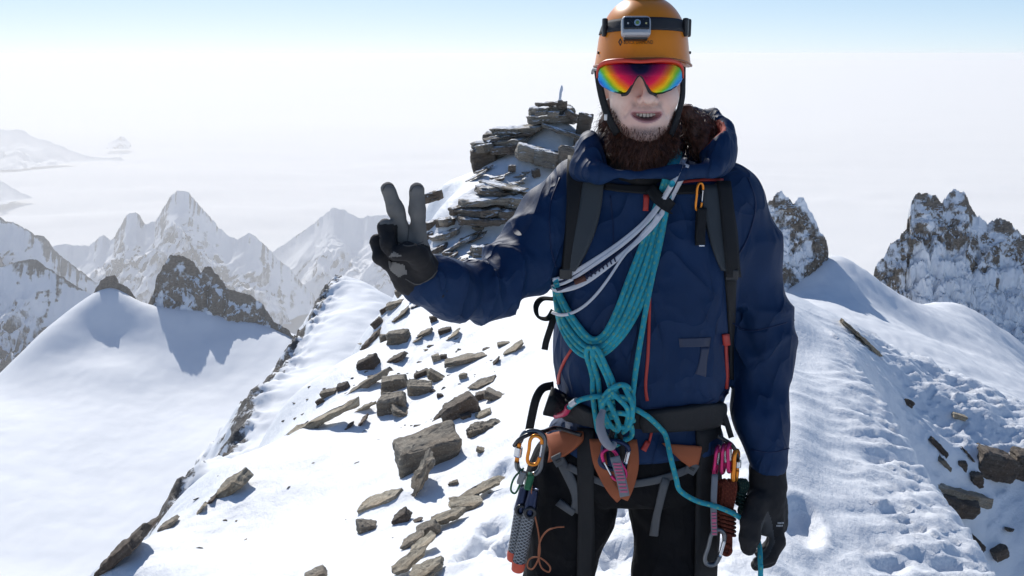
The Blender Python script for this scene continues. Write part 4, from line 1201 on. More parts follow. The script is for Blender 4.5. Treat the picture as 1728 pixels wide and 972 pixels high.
# chin straps
for side, pts in ((-1, [(1010, 112), (1013, 140), (1018, 168), (1027, 198), (1040, 224)]), (1, [(1155, 112), (1153, 140), (1150, 165), (1140, 198), (1128, 226)])):
    P = [at(px, py, 2.02 + 0.0 * k) for k, (px, py) in enumerate(pts)]
    P = np.array(P); P[:, 1] = np.linspace(2.045, 1.995, len(P))
    C = catmull(P, 5)
    T = np.gradient(C, axis=0); T /= np.linalg.norm(T, axis=1, keepdims=True)
    nr = np.tile(np.array([side * 0.75, -0.66, 0]), (len(C), 1)); lat = np.cross(nr, T); lat /= np.linalg.norm(lat, axis=1, keepdims=True)
    link('chin_strap', strip_mesh('chin_strap', C - lat * 0.0085, C + lat * 0.0085, nr, 0.003), M_BLACK, helmet)
p = at(1022, 198, 1.99); rbox('strap_buckle', p, (0.006, 0.004, 0.012), simple('buckle_metal', (0.5, 0.5, 0.5), 0.3, 1.0), helmet, 0.3)
# printed emblem and lettering on the brow
M_INK = simple('print_black', (0.012, 0.009, 0.007), 0.5)
def decal(name, px_pts, faces, bvh, mat, parent, off=0.0006):
    V = []
    for x, y in px_pts:
        p, n = surf(x, y, off, bvh); V.append(tuple(p if p is not None else at(x, y, 1.96)))
    me = bpy.data.meshes.new(name); me.from_pydata(V, [], faces)
    return link(name, me, mat, parent, smooth=False)
decal('emblem', [(1047, 64.5), (1050.5, 71), (1047, 78), (1043.5, 71), (1047, 68), (1048.6, 71.2), (1047, 74.5), (1045.4, 71.2)], [(0, 1, 5, 4), (1, 2, 6, 5), (2, 3, 7, 6), (3, 0, 4, 7)], HELM, M_INK, helmet)
def lettering(name, body, x0, x1, base, height, bvh, mat, parent, slope=0.0):
    cu = bpy.data.curves.new(name, 'FONT'); cu.body = body; cu.resolution_u = 2
    ob = bpy.data.objects.new(name + '_tmp', cu); COL.objects.link(ob)
    dg = bpy.context.evaluated_depsgraph_get(); dg.update()
    me0 = bpy.data.meshes.new_from_object(ob.evaluated_get(dg))
    co = np.array([v.co[:2] for v in me0.vertices]); mn, mx = co.min(0), co.max(0)
    fs = [tuple(p.vertices) for p in me0.polygons]
    pts = [(x0 + (c[0] - mn[0]) / (mx[0] - mn[0]) * (x1 - x0), base - (c[1] - mn[1]) / (mx[1] - mn[1]) * height + slope * (c[0] - mn[0])) for c in co]
    bpy.data.objects.remove(ob); bpy.data.curves.remove(cu); bpy.data.meshes.remove(me0)
    return decal(name, pts, fs, bvh, mat, parent)
lettering('lettering', 'BLACK DIAMOND', 1053, 1102, 74.5, 6.5, HELM, M_INK, helmet)

# ------------------------------------------------------------------ head lamp
lamp = empty('headlamp', tuple(at(1073, 48, 1.96)))
tag(lamp, 'silver headlamp with black face strapped round the orange helmet', 'headlamp')
V, F = [], []
na = 72
for i in range(5):
    for j in range(na):
        a = 2 * math.pi * j / na
        fr = max(0, -math.sin(a))
        t = 0.245 + 0.045 * fr + (0.022 + 0.022) * i / 4 * 3.6 * 0.9
        V.append(tuple(helm(a, t, 0.0022)))
for i in range(4):
    for j in range(na): F.append((i * na + j, i * na + (j + 1) % na, (i + 1) * na + (j + 1) % na, (i + 1) * na + j))
me = bpy.data.meshes.new('band'); me.from_pydata(V, [], F)
band = link('band', me, M_GREYBAND, lamp)
s_ = band.modifiers.new('thickness', 'SOLIDIFY'); s_.thickness = 0.002; s_.offset = -1
tl = Matrix.Rotation(math.radians(-16), 3, 'X')
LC = at(1073, 46, 1.952)
def lam(x, y, z): return LC + np.array(tl @ Vector((x, y, z)))
M_SILVER = simple('lamp_silver', (0.42, 0.42, 0.43), 0.38, metal=0.6)
rbox('bracket', lam(0, 0.007, -0.017), (0.046, 0.016, 0.013), M_DARKPL, lamp, 0.25, rot=tl)
rbox('housing', lam(0, 0, 0), (0.056, 0.026, 0.040), M_SILVER, lamp, 0.42, rot=tl, seg=4)
rbox('face_window', lam(0, -0.0105, 0.0035), (0.049, 0.009, 0.023), simple('lamp_window', (0.006, 0.007, 0.010), 0.08, spec=0.6), lamp, 0.45, rot=tl, seg=4)
def disc(name, c, r, depth, mat, parent, rot, r2=None):
    bm = bmesh.new(); bmesh.ops.create_cone(bm, segments=24, radius1=r, radius2=r2 or r, depth=depth, cap_ends=True)
    bmesh.ops.rotate(bm, matrix=Matrix.Rotation(math.radians(90), 3, 'X'), verts=bm.verts)
    bmesh.ops.rotate(bm, matrix=rot, verts=bm.verts); bmesh.ops.translate(bm, vec=Vector(c), verts=bm.verts)
    me = bpy.data.meshes.new(name); bm.to_mesh(me); bm.free()
    return link(name, me, mat, parent, smooth=False)
disc('reflector', lam(0.001, -0.0150, 0.004), 0.0062, 0.003, simple('lamp_reflector', (0.75, 0.76, 0.74), 0.15, metal=0.9), lamp, tl)
disc('bulb', lam(0.001, -0.0162, 0.004), 0.0036, 0.003, simple('lamp_lens_green', (0.12, 0.20, 0.06), 0.1), lamp, tl)
disc('side_light', lam(-0.0165, -0.0148, 0.003), 0.0018, 0.002, simple('small_led', (0.4, 0.4, 0.38), 0.3), lamp, tl)
disc('side_light', lam(0.0175, -0.0148, 0.003), 0.0018, 0.002, simple('small_led_yellow', (0.5, 0.45, 0.2), 0.3), lamp, tl)

# ------------------------------------------------------------------ shield sunglasses
gl = empty('sunglasses', tuple(at(1080, 130, 1.95)))
tag(gl, 'mirrored rainbow shield sunglasses with a red brow frame on the face', 'sunglasses')
GY = lambda px: 1.938 + 0.055 * abs((px - 1080) / 71.0) ** 2.2
topx = [(1009.5, 132), (1010, 122), (1013, 114), (1022, 108), (1040, 105), (1060, 105.5), (1080, 106.5), (1100, 105.5), (1120, 104.5), (1138, 107), (1147, 113), (1150.5, 122), (1151, 132)]
botx = [(1009.5, 133), (1012, 141), (1018, 147), (1030, 153.5), (1044, 158), (1055, 159.5), (1063, 152), (1069, 139), (1075, 129), (1080, 127), (1085, 130), (1091, 142), (1097, 156), (1104, 160), (1118, 158), (1132, 152.5), (1143, 145), (1149, 138), (1151, 133)]
ux = np.concatenate([np.linspace(1009.6, 1020, 10)[:-1], np.linspace(1020, 1140, 70)[:-1], np.linspace(1140, 1150.9, 10)])
ty = np.interp(ux, *zip(*topx)); by = np.interp(ux, *zip(*botx))
rowsn = 10
G = np.zeros((rowsn, len(ux), 3))
for i in range(rowsn):
    s = i / (rowsn - 1)
    for j, x in enumerate(ux):
        y = ty[j] * (1 - s) + by[j] * s
        bul = 0.004 * ((y - 130) / 30) ** 2
        G[i, j] = at(x, y, GY(x) + bul)
def mat_lens():
    m, nt, b = new_mat('mirror_lens')
    at_ = nt.nodes.new('ShaderNodeAttribute'); at_.attribute_name = 'film'
    n = noise_tex(nt, 26, 5, 0.6)
    k = math_(nt, 'ADD', at_.outputs['Fac'], math_(nt, 'MULTIPLY', math_(nt, 'SUBTRACT', n, 0.5), 0.10))
    col = ramp(nt, k, [(0.0, (0.004, 0.005, 0.014)), (0.16, (0.012, 0.006, 0.03)), (0.30, (0.25, 0.004, 0.05)), (0.46, (0.62, 0.012, 0.06)), (0.58, (0.75, 0.15, 0.008)), (0.66, (0.70, 0.45, 0.008)), (0.74, (0.13, 0.42, 0.025)), (0.82, (0.015, 0.32, 0.60)), (0.92, (0.010, 0.05, 0.52))])
    nt.links.new(col, b.inputs['Base Color'])
    b.inputs['Metallic'].default_value = 0.85
    b.inputs['Roughness'].default_value = 0.04
    return m
xx, yy = to_px(G.reshape(-1, 3))
film = np.sqrt(((xx - 1080) / 74) ** 2 + (np.maximum(yy - 112, 0) / 95.0) ** 2)
film = np.clip(film * 0.80 + 0.22 * np.maximum((yy - 112) / 45, 0) + 0.0, 0, 1) * np.where(np.abs(xx - 1080) < 75, 1, 1)
lens = link('lens', mesh_np('lens', G.reshape(-1, 3), grid_faces(rowsn, len(ux)), {'film': film}), mat_lens(), gl)
s_ = lens.modifiers.new('thickness', 'SOLIDIFY'); s_.thickness = 0.0016; s_.offset = 0
M_FRAME = simple('frame_red', (0.62, 0.045, 0.02), 0.4)
fr_t = [(1008, 132, 0.0022), (1008.5, 121, 0.0028), (1012, 111.5, 0.0040), (1022, 105, 0.0045), (1040, 102.5, 0.0046), (1060, 102.5, 0.0040), (1080, 104, 0.0034), (1100, 102.5, 0.0040), (1122, 101.5, 0.0046), (1139, 104, 0.0045), (1149, 111, 0.0040), (1152, 121, 0.0028), (1152.5, 132, 0.0022)]
tube('frame', [at(x, y, GY(x) + 0.001) for x, y, r in fr_t], [r for x, y, r in fr_t], M_FRAME, gl, n=6)
np_t = [(1049, 160), (1058, 158), (1064, 148), (1070, 136), (1076, 128), (1081, 127), (1087, 134), (1092, 146), (1098, 157), (1107, 160.5)]
tube('nose_piece', [at(x, y, GY(x) + 0.003) for x, y in np_t], 0.0032, simple('rubber_black', (0.01, 0.01, 0.012), 0.5), gl, n=5)
for s, x in ((-1, 1008.5), (1, 1152)):
    p0 = at(x, 118, GY(x)); p1 = p0 + np.array([s * 0.004, 0.05, 0.0]); p2 = p0 + np.array([s * 0.002, 0.105, -0.008])
    tube('temple', [p0, p1, p2], 0.0028, M_DARKPL, gl, n=4)

# ------------------------------------------------------------------ backpack
pack = empty('backpack', (0.28, 2.32, 1.15))
tag(pack, 'black backpack with grey padded shoulder straps worn over the blue jacket', 'backpack')
def pack_f(X, Y, Z):
    c = np.array([0.285, 2.33, 1.18])
    q = np.sqrt(np.maximum(np.abs(X - c[0]) - 0.085, 0) ** 2 + np.maximum(np.abs(Y - c[1]) - 0.05, 0) ** 2 + np.maximum(np.abs(Z - c[2]) - 0.20, 0) ** 2) - 0.055
    return q + 0.006 * ridged(X * 7, Y * 7, Z * 4, 2)
solid('pack_body', pack_f, (0.10, 2.18, 0.88), (0.47, 2.47, 1.48), 0.012, M_PACK, pack)
B0 = bvh_of(jacket, trousers)
padl = patch('shoulder_strap', [(986, 302, 1019, 312), (977, 340, 1016, 345), (969, 380, 1007, 388), (962, 420, 990, 430), (954, 452, 973, 457)], M_PAD, pack, off=0.004, thick=0.007, bvh=B0, sm=6)
patch('webbing', [(962, 270, 986, 275), (959, 300, 985, 304), (956, 340, 977, 343), (953, 390, 970, 393), (948, 435, 963, 438), (944, 465, 963, 468)], M_BLACK, padl, off=0.008, thick=0.004, bvh=B0, sm=6)
padr = patch('shoulder_strap', [(1180, 316, 1226, 316), (1183, 350, 1224, 350), (1194, 398, 1226, 398), (1207, 436, 1228, 436), (1216, 456, 1229, 456)], M_PAD, pack, off=0.004, thick=0.007, bvh=B0, sm=6)
patch('webbing', [(1204, 312, 1228, 312), (1210, 360, 1231, 360), (1215, 400, 1235, 400), (1219, 440, 1237, 440), (1221, 466, 1240, 466)], M_BLACK, padr, off=0.012, thick=0.004, bvh=B0, sm=6)
patch('webbing', [(1222, 466, 1240, 466), (1226, 520, 1238, 520), (1229, 580, 1239, 580), (1230, 640, 1238, 640)], M_BLACK, padr, off=0.003, thick=0.002, bvh=B0, sm=4)
for px, py in ((955, 458), (1229, 462)):
    p, n = surf(px, py, 0.010, B0); rbox('strap_buckle', p, (0.026, 0.010, 0.022), M_DARKPL, pack, 0.3)
patch('sternum_strap', [(1018, 309, 1018, 320), (1050, 313, 1050, 325), (1080, 314, 1080, 327), (1120, 316, 1120, 330), (1150, 314, 1150, 328), (1182, 314, 1182, 328)], M_BLACK, pack, off=0.003, thick=0.003, bvh=B0, sm=5)
patch('hip_belt', [(931, 652, 1003, 690), (924, 672, 1006, 702), (916, 696, 1008, 716)], M_PACK, pack, off=0.006, thick=0.010, cols=12, bvh=B0, sm=8)
patch('hip_belt', [(1084, 691, 1216, 676), (1080, 706, 1222, 694), (1082, 724, 1224, 716)], M_PACK, pack, off=0.006, thick=0.010, cols=14, bvh=B0, sm=8)
patch('belt_buckle', [(1006, 692, 1084, 692), (1006, 706, 1084, 706), (1008, 718, 1082, 720)], M_BLACK, pack, off=0.004, thick=0.008, cols=8, bvh=B0, sm=4)
def ribbon(name, P, width, mat, parent, face=(0, -1, 0), thick=0.0018, n=6):
    C = catmull(np.array(P), n)
    T = np.gradient(C, axis=0); T /= np.linalg.norm(T, axis=1, keepdims=True) + 1e-9
    f = np.tile(np.array(face, float), (len(C), 1)); lat = np.cross(f, T); lat /= np.linalg.norm(lat, axis=1, keepdims=True) + 1e-9
    nr = np.cross(T, lat)
    return link(name, strip_mesh(name, C - lat * width / 2, C + lat * width / 2, nr, thick), mat, parent)
ribbon('loose_strap', [at(934, 505, 2.06), at(914, 505, 2.05), at(904, 518, 2.04), at(908, 535, 2.03), at(924, 538, 2.04), at(934, 524, 2.05)], 0.013, M_BLACK, pack, face=(0.5, -0.2, 0.8))
ribbon('loose_strap', [at(936, 528, 2.06), at(930, 550, 2.05), at(922, 575, 2.05), at(919, 590, 2.05)], 0.014, M_BLACK, pack)
ribbon('loose_strap', [at(934, 650, 2.03), at(916, 655, 2.02), at(905, 672, 2.01), at(898, 700, 2.01), at(893, 726, 2.02)], 0.018, M_BLACK, pack)
ribbon('loose_strap', [at(1212, 680, 2.02), at(1222, 700, 2.0), at(1230, 725, 2.0), at(1234, 738, 2.0)], 0.012, M_BLACK, pack)
ribbon('load_strap', [at(1230, 262, 2.05), at(1238, 246, 2.08), at(1236, 236, 2.12)], 0.012, M_BLACK, pack)

# ------------------------------------------------------------------ harness
har = empty('climbing_harness', (0.28, 2.08, 0.93))
tag(har, 'rust orange climbing harness with grey leg straps over the black trousers', 'harness')
B1 = bvh_of(jacket, trousers)
patch('waist_panel', [(924, 733, 988, 731), (928, 750, 988, 744), (934, 764, 972, 758), (930, 780, 952, 772)], M_HARNESS, har, off=0.004, thick=0.008, cols=8, bvh=B1, sm=6)
patch('waist_panel', [(1116, 748, 1180, 752), (1134, 764, 1178, 766), (1150, 778, 1174, 779), (1162, 788, 1171, 788)], M_HARNESS, har, off=0.004, thick=0.008, cols=8, bvh=B1, sm=6)
line_patch('leg_loop', [(1010, 742), (1012, 770), (1018, 795), (1030, 820), (1046, 838)], [26, 22, 20, 18, 14], M_HARNESS, har, off=0.004, thick=0.005, bvh=B1, sm=5)
line_patch('leg_loop', [(1066, 742), (1068, 775), (1066, 800), (1060, 822), (1054, 838)], [14, 18, 18, 16, 12], M_HARNESS, har, off=0.004, thick=0.005, bvh=B1, sm=5)
line_patch('crotch_panel', [(1040, 792), (1042, 810), (1046, 826), (1050, 836)], [22, 26, 26, 18], M_HARNESS, har, off=0.002, thick=0.003, bvh=B1, sm=5)
def web(pts, w, **kw): return line_patch('leg_strap', dense(pts, 22), w, M_WEBGREY, har, off=kw.get('off', 0.004), thick=0.0025, cols=4, sub=2, bvh=B1, sm=4)
web([(928, 742), (946, 772), (960, 800), (974, 828), (978, 848), (968, 862)], 15)
web([(968, 863), (955, 858), (944, 846)], 12, off=0.008)
web([(960, 786), (985, 800), (1010, 812), (1030, 818)], 11)
web([(1168, 786), (1140, 800), (1105, 810), (1066, 816)], 12)
web([(1122, 806), (1114, 832), (1110, 862), (1106, 902)], 12, off=0.007)
for px, py, rz in ((947, 776, -0.5), (1163, 787, 0.5)):
    p, n = surf(px, py, 0.010, B1)
    rm = Matrix.Rotation(rz, 3, 'Y')
    b_ = rbox('buckle', p, (0.024, 0.006, 0.026), M_WEBGREY, har, 0.25, rot=rm)
    rbox('buckle_bar', p + np.array([0, -0.004, 0]), (0.012, 0.004, 0.006), M_DARKPL, b_, 0.3, rot=rm)
line_patch('leg_zip_shade', dense([(991, 722), (990, 800), (988, 880), (985, 974)], 30), 26, M_BLACK, har, off=0.006, thick=0.003, cols=5, sub=2, bvh=B1, sm=5)  # black band laid on to stand for the shading along the leg zip
line_patch('leg_zip_shade', dense([(1192, 720), (1192, 800), (1191, 880), (1190, 974)], 30), 38, M_BLACK, har, off=0.006, thick=0.003, cols=6, sub=2, bvh=B1, sm=5)  # same on the other thigh: zip shading as a dark strip, no webbing there
glL = [surf(986, 738, 0.012, B1)[0], surf(950, 730, 0.02, B1)[0], at(918, 728, 1.98), at(893, 733, 1.965), at(876, 742, 1.965), at(868, 752, 1.98)]
tube('gear_loop', glL, 0.0045, M_DARKPL, har, n=6)
glR = [surf(1204, 738, 0.012, B1)[0], at(1222, 742, 1.99), at(1236, 752, 1.985), at(1244, 768, 1.985), at(1244, 780, 2.0)]
tube('gear_loop', glR, 0.0045, M_DARKPL, har, n=6)
tube('belay_loop', [at(1036, 722, 1.925), at(1030, 745, 1.92), at(1034, 770, 1.925), at(1042, 780, 1.935), at(1050, 768, 1.93), at(1048, 745, 1.925), at(1044, 722, 1.925)], 0.0060, M_BLACK, har, n=6)

# ------------------------------------------------------------------ rope
def mat_rope(name, base, fleck, f2=None, pitch=46.0):
    m, nt, b = new_mat(name)
    uv = nt.nodes.new('ShaderNodeUVMap'); uv.uv_map = 'UVMap'
    sp = nt.nodes.new('ShaderNodeSeparateXYZ'); nt.links.new(uv.outputs[0], sp.inputs[0])
    def wave(su, sv, ph):
        q = math_(nt, 'ADD', math_(nt, 'MULTIPLY', sp.outputs[0], su), math_(nt, 'MULTIPLY', sp.outputs[1], sv))
        return math_(nt, 'SINE', math_(nt, 'ADD', math_(nt, 'MULTIPLY', q, 2 * math.pi), ph))
    a = wave(2, pitch, 0); c = wave(-2, pitch, 1.0)
    fl = math_(nt, 'GREATER_THAN', math_(nt, 'MINIMUM', a, c), 0.35)
    br = math_(nt, 'MULTIPLY', wave(8, pitch * 5, 0.3), wave(-8, pitch * 5, 0.9))
    n = noise_tex(nt, 30, 3)
    bc = ramp(nt, n, [(0.3, tuple(x * 0.8 for x in base)), (0.7, base)])
    nt.links.new(mixc(nt, fl, bc, fleck), b.inputs['Base Color'])
    b.inputs['Roughness'].default_value = 0.75
    b.inputs['Specular IOR Level'].default_value = 0.3
    add_bump(nt, b, [(br, 0.0012, 0.7)])
    return m
M_ROPE = mat_rope('rope_turquoise', (0.032, 0.40, 0.50), (0.15, 0.42, 0.30))
rope = empty('climbing_rope', (0.25, 1.93, 0.95))
tag(rope, 'turquoise climbing rope coiled across the chest and knotted at the waist', 'rope')
RR = 0.0056
ropes = []
def rp(name, pts, off=RR, r=RR, step=12, parent=None, n=4, sm=3):
    P = path_on(dense(pts, step), off)
    for _ in range(sm):
        Q = P.copy(); Q[1:-1] = (P[:-2] + 2 * P[1:-1] + P[2:]) / 4; P = Q
    o = tube(name, P, r, M_ROPE, parent or rope, n=n, seg=10)
    ropes.append(o); return o
for k in range(5):
    e = 0.0022 * (k % 3)
    pts = [(1148 - 2 * k, 262, e), (1139 - 3 * k, 290, e), (1127 - 4 * k, 335, e), (1114 - 7.5 * k, 410, e), (1095 - 9.5 * k, 480, e), (1068 - 8.5 * k, 540, e), (1040 - 6 * k, 580 - 2 * k, e), (1006 - 1 * k, 604 - 7 * k, e + 0.002),
           (976 + 2 * k, 594 - 10 * k, e), (957 + 2 * k, 567 - 10 * k, e), (944 + 1.5 * k, 532 - 9 * k, e), (937 + 1 * k, 500 - 5 * k, e), (932, 480 - 2 * k, e)]
    rp('coil_strand', pts)
rp('coil_strand', [(1136, 300, 0.012), (1122, 362, 0.010), (1106, 430, 0.008), (1092, 500, 0.004), (1080, 570, 0.004), (1070, 630, 0.008), (1062, 668, 0.016)])
for q in (0, 9):
    rp('bight', [(1002 + q, 640, 0.004), (999 + q, 612, 0.010), (997 + q, 588, 0.018), (1002 + q, 575, 0.020), (1010 + q * 0.8, 586, 0.019), (1018 + q * 0.8, 610, 0.012), (1031 + q * 0.7, 638, 0.014), (1042 + q * 0.4, 664, 0.020)], step=8)
    rp('bight', [(1002 + q, 636, 0.004), (1002 + q, 670, 0.008), (1008 + q, 700, 0.014), (1014 + q * 0.8, 722, 0.018), (1024 + q * 0.5, 744, 0.022)], step=10)
# the knot
rp('knot', [(1034, 706, 0.022), (1029, 680, 0.026), (1029, 658, 0.028), (1040, 645, 0.030), (1056, 641, 0.026), (1059, 650, 0.018)], step=6)
rp('knot', [(1040, 650, 0.030), (1049, 664, 0.034), (1055, 686, 0.032), (1053, 706, 0.026)], step=6)
rp('knot', [(1034, 652, 0.026), (1039, 672, 0.036), (1044, 692, 0.034), (1044, 708, 0.026)], step=6)
rp('knot', [(1062, 650, 0.014), (1064, 668, 0.022), (1060, 690, 0.024), (1050, 712, 0.020)], step=6)
for pts in ([(1030, 664, 0.020), (1042, 656, 0.030), (1058, 662, 0.026), (1064, 678, 0.018)], [(1028, 690, 0.018), (1040, 682, 0.034), (1056, 684, 0.032), (1064, 696, 0.020)], [(1030, 702, 0.018), (1042, 698, 0.034), (1056, 700, 0.030), (1062, 710, 0.018)],
            [(1046, 646, 0.022), (1036, 660, 0.036), (1034, 680, 0.036), (1040, 700, 0.034), (1048, 716, 0.022)], [(1052, 646, 0.022), (1058, 664, 0.034), (1060, 684, 0.034), (1054, 704, 0.032), (1046, 720, 0.020)]):
    rp('knot', pts, step=6)
for k in range(4):
    rp('knot', [(1042, 660 + 9 * k, 0.022), (1028 - 1.5 * (k % 2), 663 + 9 * k, 0.034), (1018 - 1.5 * (k % 2), 668 + 9 * k, 0.026), (1026, 672 + 9 * k, 0.012)], step=5)
rp('knot', [(1060, 700, 0.024), (1064, 718, 0.024), (1058, 736, 0.026), (1048, 748, 0.028), (1038, 754, 0.028)], step=7)
rp('knot', [(1048, 704, 0.020), (1044, 722, 0.022), (1036, 738, 0.022), (1032, 748, 0.022)], step=7)
tl_o = rp('rope_tail', [(1030, 660, 0.020), (1012, 659, 0.022), (998, 663, 0.022), (986, 670, 0.022), (974, 681, 0.022)], step=7)
M_PINK = simple('tape_pink', (0.55, 0.03, 0.10), 0.5)
pe = path_on([(977, 678), (968, 686), (957, 696)], 0.026)
tube('end_cap', pe, 0.0072, M_PINK, tl_o, n=4)
pw = path_on([(988, 668), (980, 675)], 0.027); tube('end_mark', np.array([pw[0], pw.mean(0), pw[1]]), 0.0063, simple('tape_white', (0.55, 0.57, 0.58), 0.5), tl_o, n=3)
pw = path_on([(957, 696), (955, 698)], 0.026); tube('end_mark', np.array([pw[0], pw.mean(0), pw[1]]), 0.0062, simple('tape_steel', (0.45, 0.46, 0.47), 0.4), tl_o, n=3)
run = [*[p for p in path_on([(1056, 684, 0.026), (1072, 681, 0.026), (1092, 688, 0.026), (1108, 708, 0.024), (1119, 736, 0.022), (1125, 768, 0.024), (1131, 800, 0.028)], 0.0)],
       at(1148, 828, 1.945), at(1175, 845, 1.945), at(1210, 855, 1.95), at(1240, 868, 1.96), at(1262, 885, 1.988), at(1276, 903, 1.992), at(1282, 925, 1.965), at(1283, 950, 1.945), at(1283, 985, 1.945), np.array([0.545, 1.95, 0.25]), np.array([0.56, 1.99, 0.03]), np.array([0.75, 2.2, -0.02])]
run[-1][2] = float(near_z(run[-1][0], run[-1][1])) + 0.006; run[-2][2] = float(near_z(run[-2][0], run[-2][1])) + 0.006
ropes.append(tube('running_end', np.array(run), RR, M_ROPE, rope, n=10, seg=12))

# ------------------------------------------------------------------ slings over the shoulder
B2 = bvh_of(jacket, trousers, hood, *ropes)
M_SLW = mat_fabric('sling_white', (0.62, 0.62, 0.65), rough=0.7, weave=500)
M_SLN = mat_fabric('sling_navy', (0.02, 0.025, 0.06), rough=0.7, weave=500)
sl = empty('sling', tuple(at(1050, 410, 1.94)))
tag(sl, 'wide white and navy webbing sling slung from neck to armpit over the rope', 'sling')
for pts, w, off in (([(1156, 268), (1136, 306), (1112, 348), (1070, 392), (1015, 432), (965, 462), (932, 473)], 8, 0.003), ([(1150, 278), (1128, 322), (1102, 364), (1062, 404), (1010, 442), (962, 474), (934, 482)], 6, 0.004),
                    ([(1158, 280), (1140, 322), (1118, 360), (1082, 402), (1030, 446), (980, 482), (945, 490), (930, 484)], 8, 0.003)):
    a_ = line_patch('band', dense(pts, 14), w, M_SLW, sl, off=off, thick=0.0016, cols=4, sub=2, bvh=B2, sm=6)
for pts in ([(1153, 274), (1132, 315), (1106, 357), (1066, 398), (1012, 437), (963, 468), (933, 477)], [(1154, 281), (1134, 324), (1110, 363), (1072, 404), (1020, 446), (970, 480), (938, 487)]):
    line_patch('stripe', dense(pts, 14), 3.5, M_SLN, sl, off=0.003, thick=0.0013, cols=3, sub=2, bvh=B2, sm=6)
for k in range(8):
    x = 992 + 6.5 * k; y = 466 - 4.1 * k
    line_patch('bar_tack', [(x - 2, y - 4), (x + 1, y + 5)], 2.4, M_SLN, sl, off=0.0052, thick=0.001, cols=2, sub=2, bvh=B2, sm=0)
line_patch('sewn_label', [(972, 476), (980, 473), (990, 469)], 10, simple('label_rust', (0.09, 0.03, 0.02), 0.7), sl, off=0.005, thick=0.001, cols=3, bvh=B2)
s2 = empty('sling', tuple(at(1010, 490, 1.94)))
tag(s2, 'thin white loop of sling hanging lower across the chest than the wide one', 'sling')
line_patch('cord', dense([(1112, 362), (1088, 392), (1052, 432), (1030, 466), (1008, 496), (980, 522), (950, 534), (931, 526)], 12), 4.5, M_SLW, s2, off=0.004, thick=0.0016, cols=3, sub=2, bvh=B2, sm=6)
tie = line_patch('rope_tie', [(1096, 318), (1106, 330), (1120, 342), (1134, 352)], [18, 22, 23, 20], M_BLACK, None, off=0.006, thick=0.004, cols=6, bvh=B2, sm=3)
tag(tie, 'black hook-and-loop strap holding rope and sling together on the chest', 'strap')

# ------------------------------------------------------------------ carabiners and other metal
def mat_metal(name, col, rough=0.3): return simple(name, col, rough, metal=0.75, spec=0.5)
K_GREY = mat_metal('anodised_grey', (0.16, 0.17, 0.18)); K_ORANGE = mat_metal('anodised_orange', (0.75, 0.25, 0.03)); K_SILVER = mat_metal('polished_silver', (0.72, 0.73, 0.74), 0.2)
K_PINK = mat_metal('anodised_pink', (0.50, 0.03, 0.14)); K_GREEN = mat_metal('anodised_green', (0.02, 0.10, 0.05)); K_BLUE = mat_metal('anodised_dark_blue', (0.02, 0.03, 0.07))
def biner(label, px, py, Y, h, w, tilt, body, gate, yaw=0.0, r=0.0046, sleeve=None, wire=False, group=None, name='carabiner'):
    """D-shaped carabiner: h, w in pixels; tilt degrees in the picture plane; yaw turns it edge-on"""
    sc = (at(px + 1, py, Y) - at(px, py, Y))[0]
    c = at(px, py, Y); H, W = h * sc / 2, w * sc / 2
    e = empty(name, tuple(c)); tag(e, label, 'carabiner', group)
    prof = [(-0.85, 0.0), (-0.9, 0.62), (-0.55, 0.95), (0.15, 1.0), (0.78, 0.82), (0.98, 0.5)]
    prof2 = [(0.98, -0.42), (0.7, -0.86), (0.05, -1.0), (-0.6, -0.92), (-0.9, -0.6), (-0.85, 0.0)]
    R = np.array(Matrix.Rotation(math.radians(tilt), 3, 'Y') @ Matrix.Rotation(math.radians(yaw), 3, 'Z'))
    f = lambda q: c + R @ np.array([q[0] * W, 0, q[1] * H])
    tube('body', [f(q) for q in prof2[:-1] + prof], r, body, e, n=5, seg=8)
    g0, g1 = f((0.98, 0.5)), f((0.98, -0.42))
    gt = tube('gate', [g0, (g0 + g1) / 2, g1], r * (0.45 if wire else 0.85), gate, e, n=3, seg=8)
    if sleeve is not None:
        m0 = g0 * 0.72 + g1 * 0.28; m1 = g0 * 0.25 + g1 * 0.75
        tube('sleeve', [m0, (m0 + m1) / 2, m1], r * 1.55, sleeve, e, n=3, seg=12)
    return e
biner('large grey locking carabiner with orange gate and silver sleeve on the left gear loop', 896, 764, 1.972, 78, 44, 188, K_GREY, K_ORANGE, r=0.0056, sleeve=K_SILVER)
biner('small orange carabiner with a silver wire gate inside the large grey one', 902, 760, 1.955, 52, 22, 8, K_ORANGE, K_SILVER, r=0.0040, wire=True)
biner('orange locking carabiner with grey sleeve at the right hip', 1241, 786, 1.985, 54, 18, 0, K_ORANGE, K_ORANGE, yaw=55, r=0.0052, sleeve=K_SILVER)
for k, (px, py, lb) in enumerate(((1209, 777, 'innermost pink carabiner of three on the right gear loop'), (1221, 774, 'middle pink carabiner of three on the right gear loop'), (1231, 772, 'outermost pink carabiner of three on the right gear loop'))):
    biner(lb, px, py, 1.985 - 0.004 * k, 50, 20, 4 - 4 * k, K_PINK, K_SILVER, yaw=62, r=0.0042, wire=True, group='pink carabiners on the right gear loop')
biner('small orange carabiner clipped to the chest strap', 1180, 332, surf(1180, 332, 0.018)[0][1], 46, 13, 3, K_ORANGE, K_SILVER, yaw=25, r=0.0026, wire=True)
biner('dark carabiner joining the rope loop to the harness', 1036, 768, 1.905, 50, 46, 12, K_BLUE, K_SILVER, r=0.0052)
biner('pink carabiner slanting below the dark one at the belay loop', 1036, 784, 1.895, 60, 26, 152, K_PINK, K_SILVER, r=0.0040, wire=True)
biner('grey carabiner hanging lowest at the right thigh', 1206, 924, 1.965, 66, 26, 12, K_GREY, K_SILVER, r=0.0050)
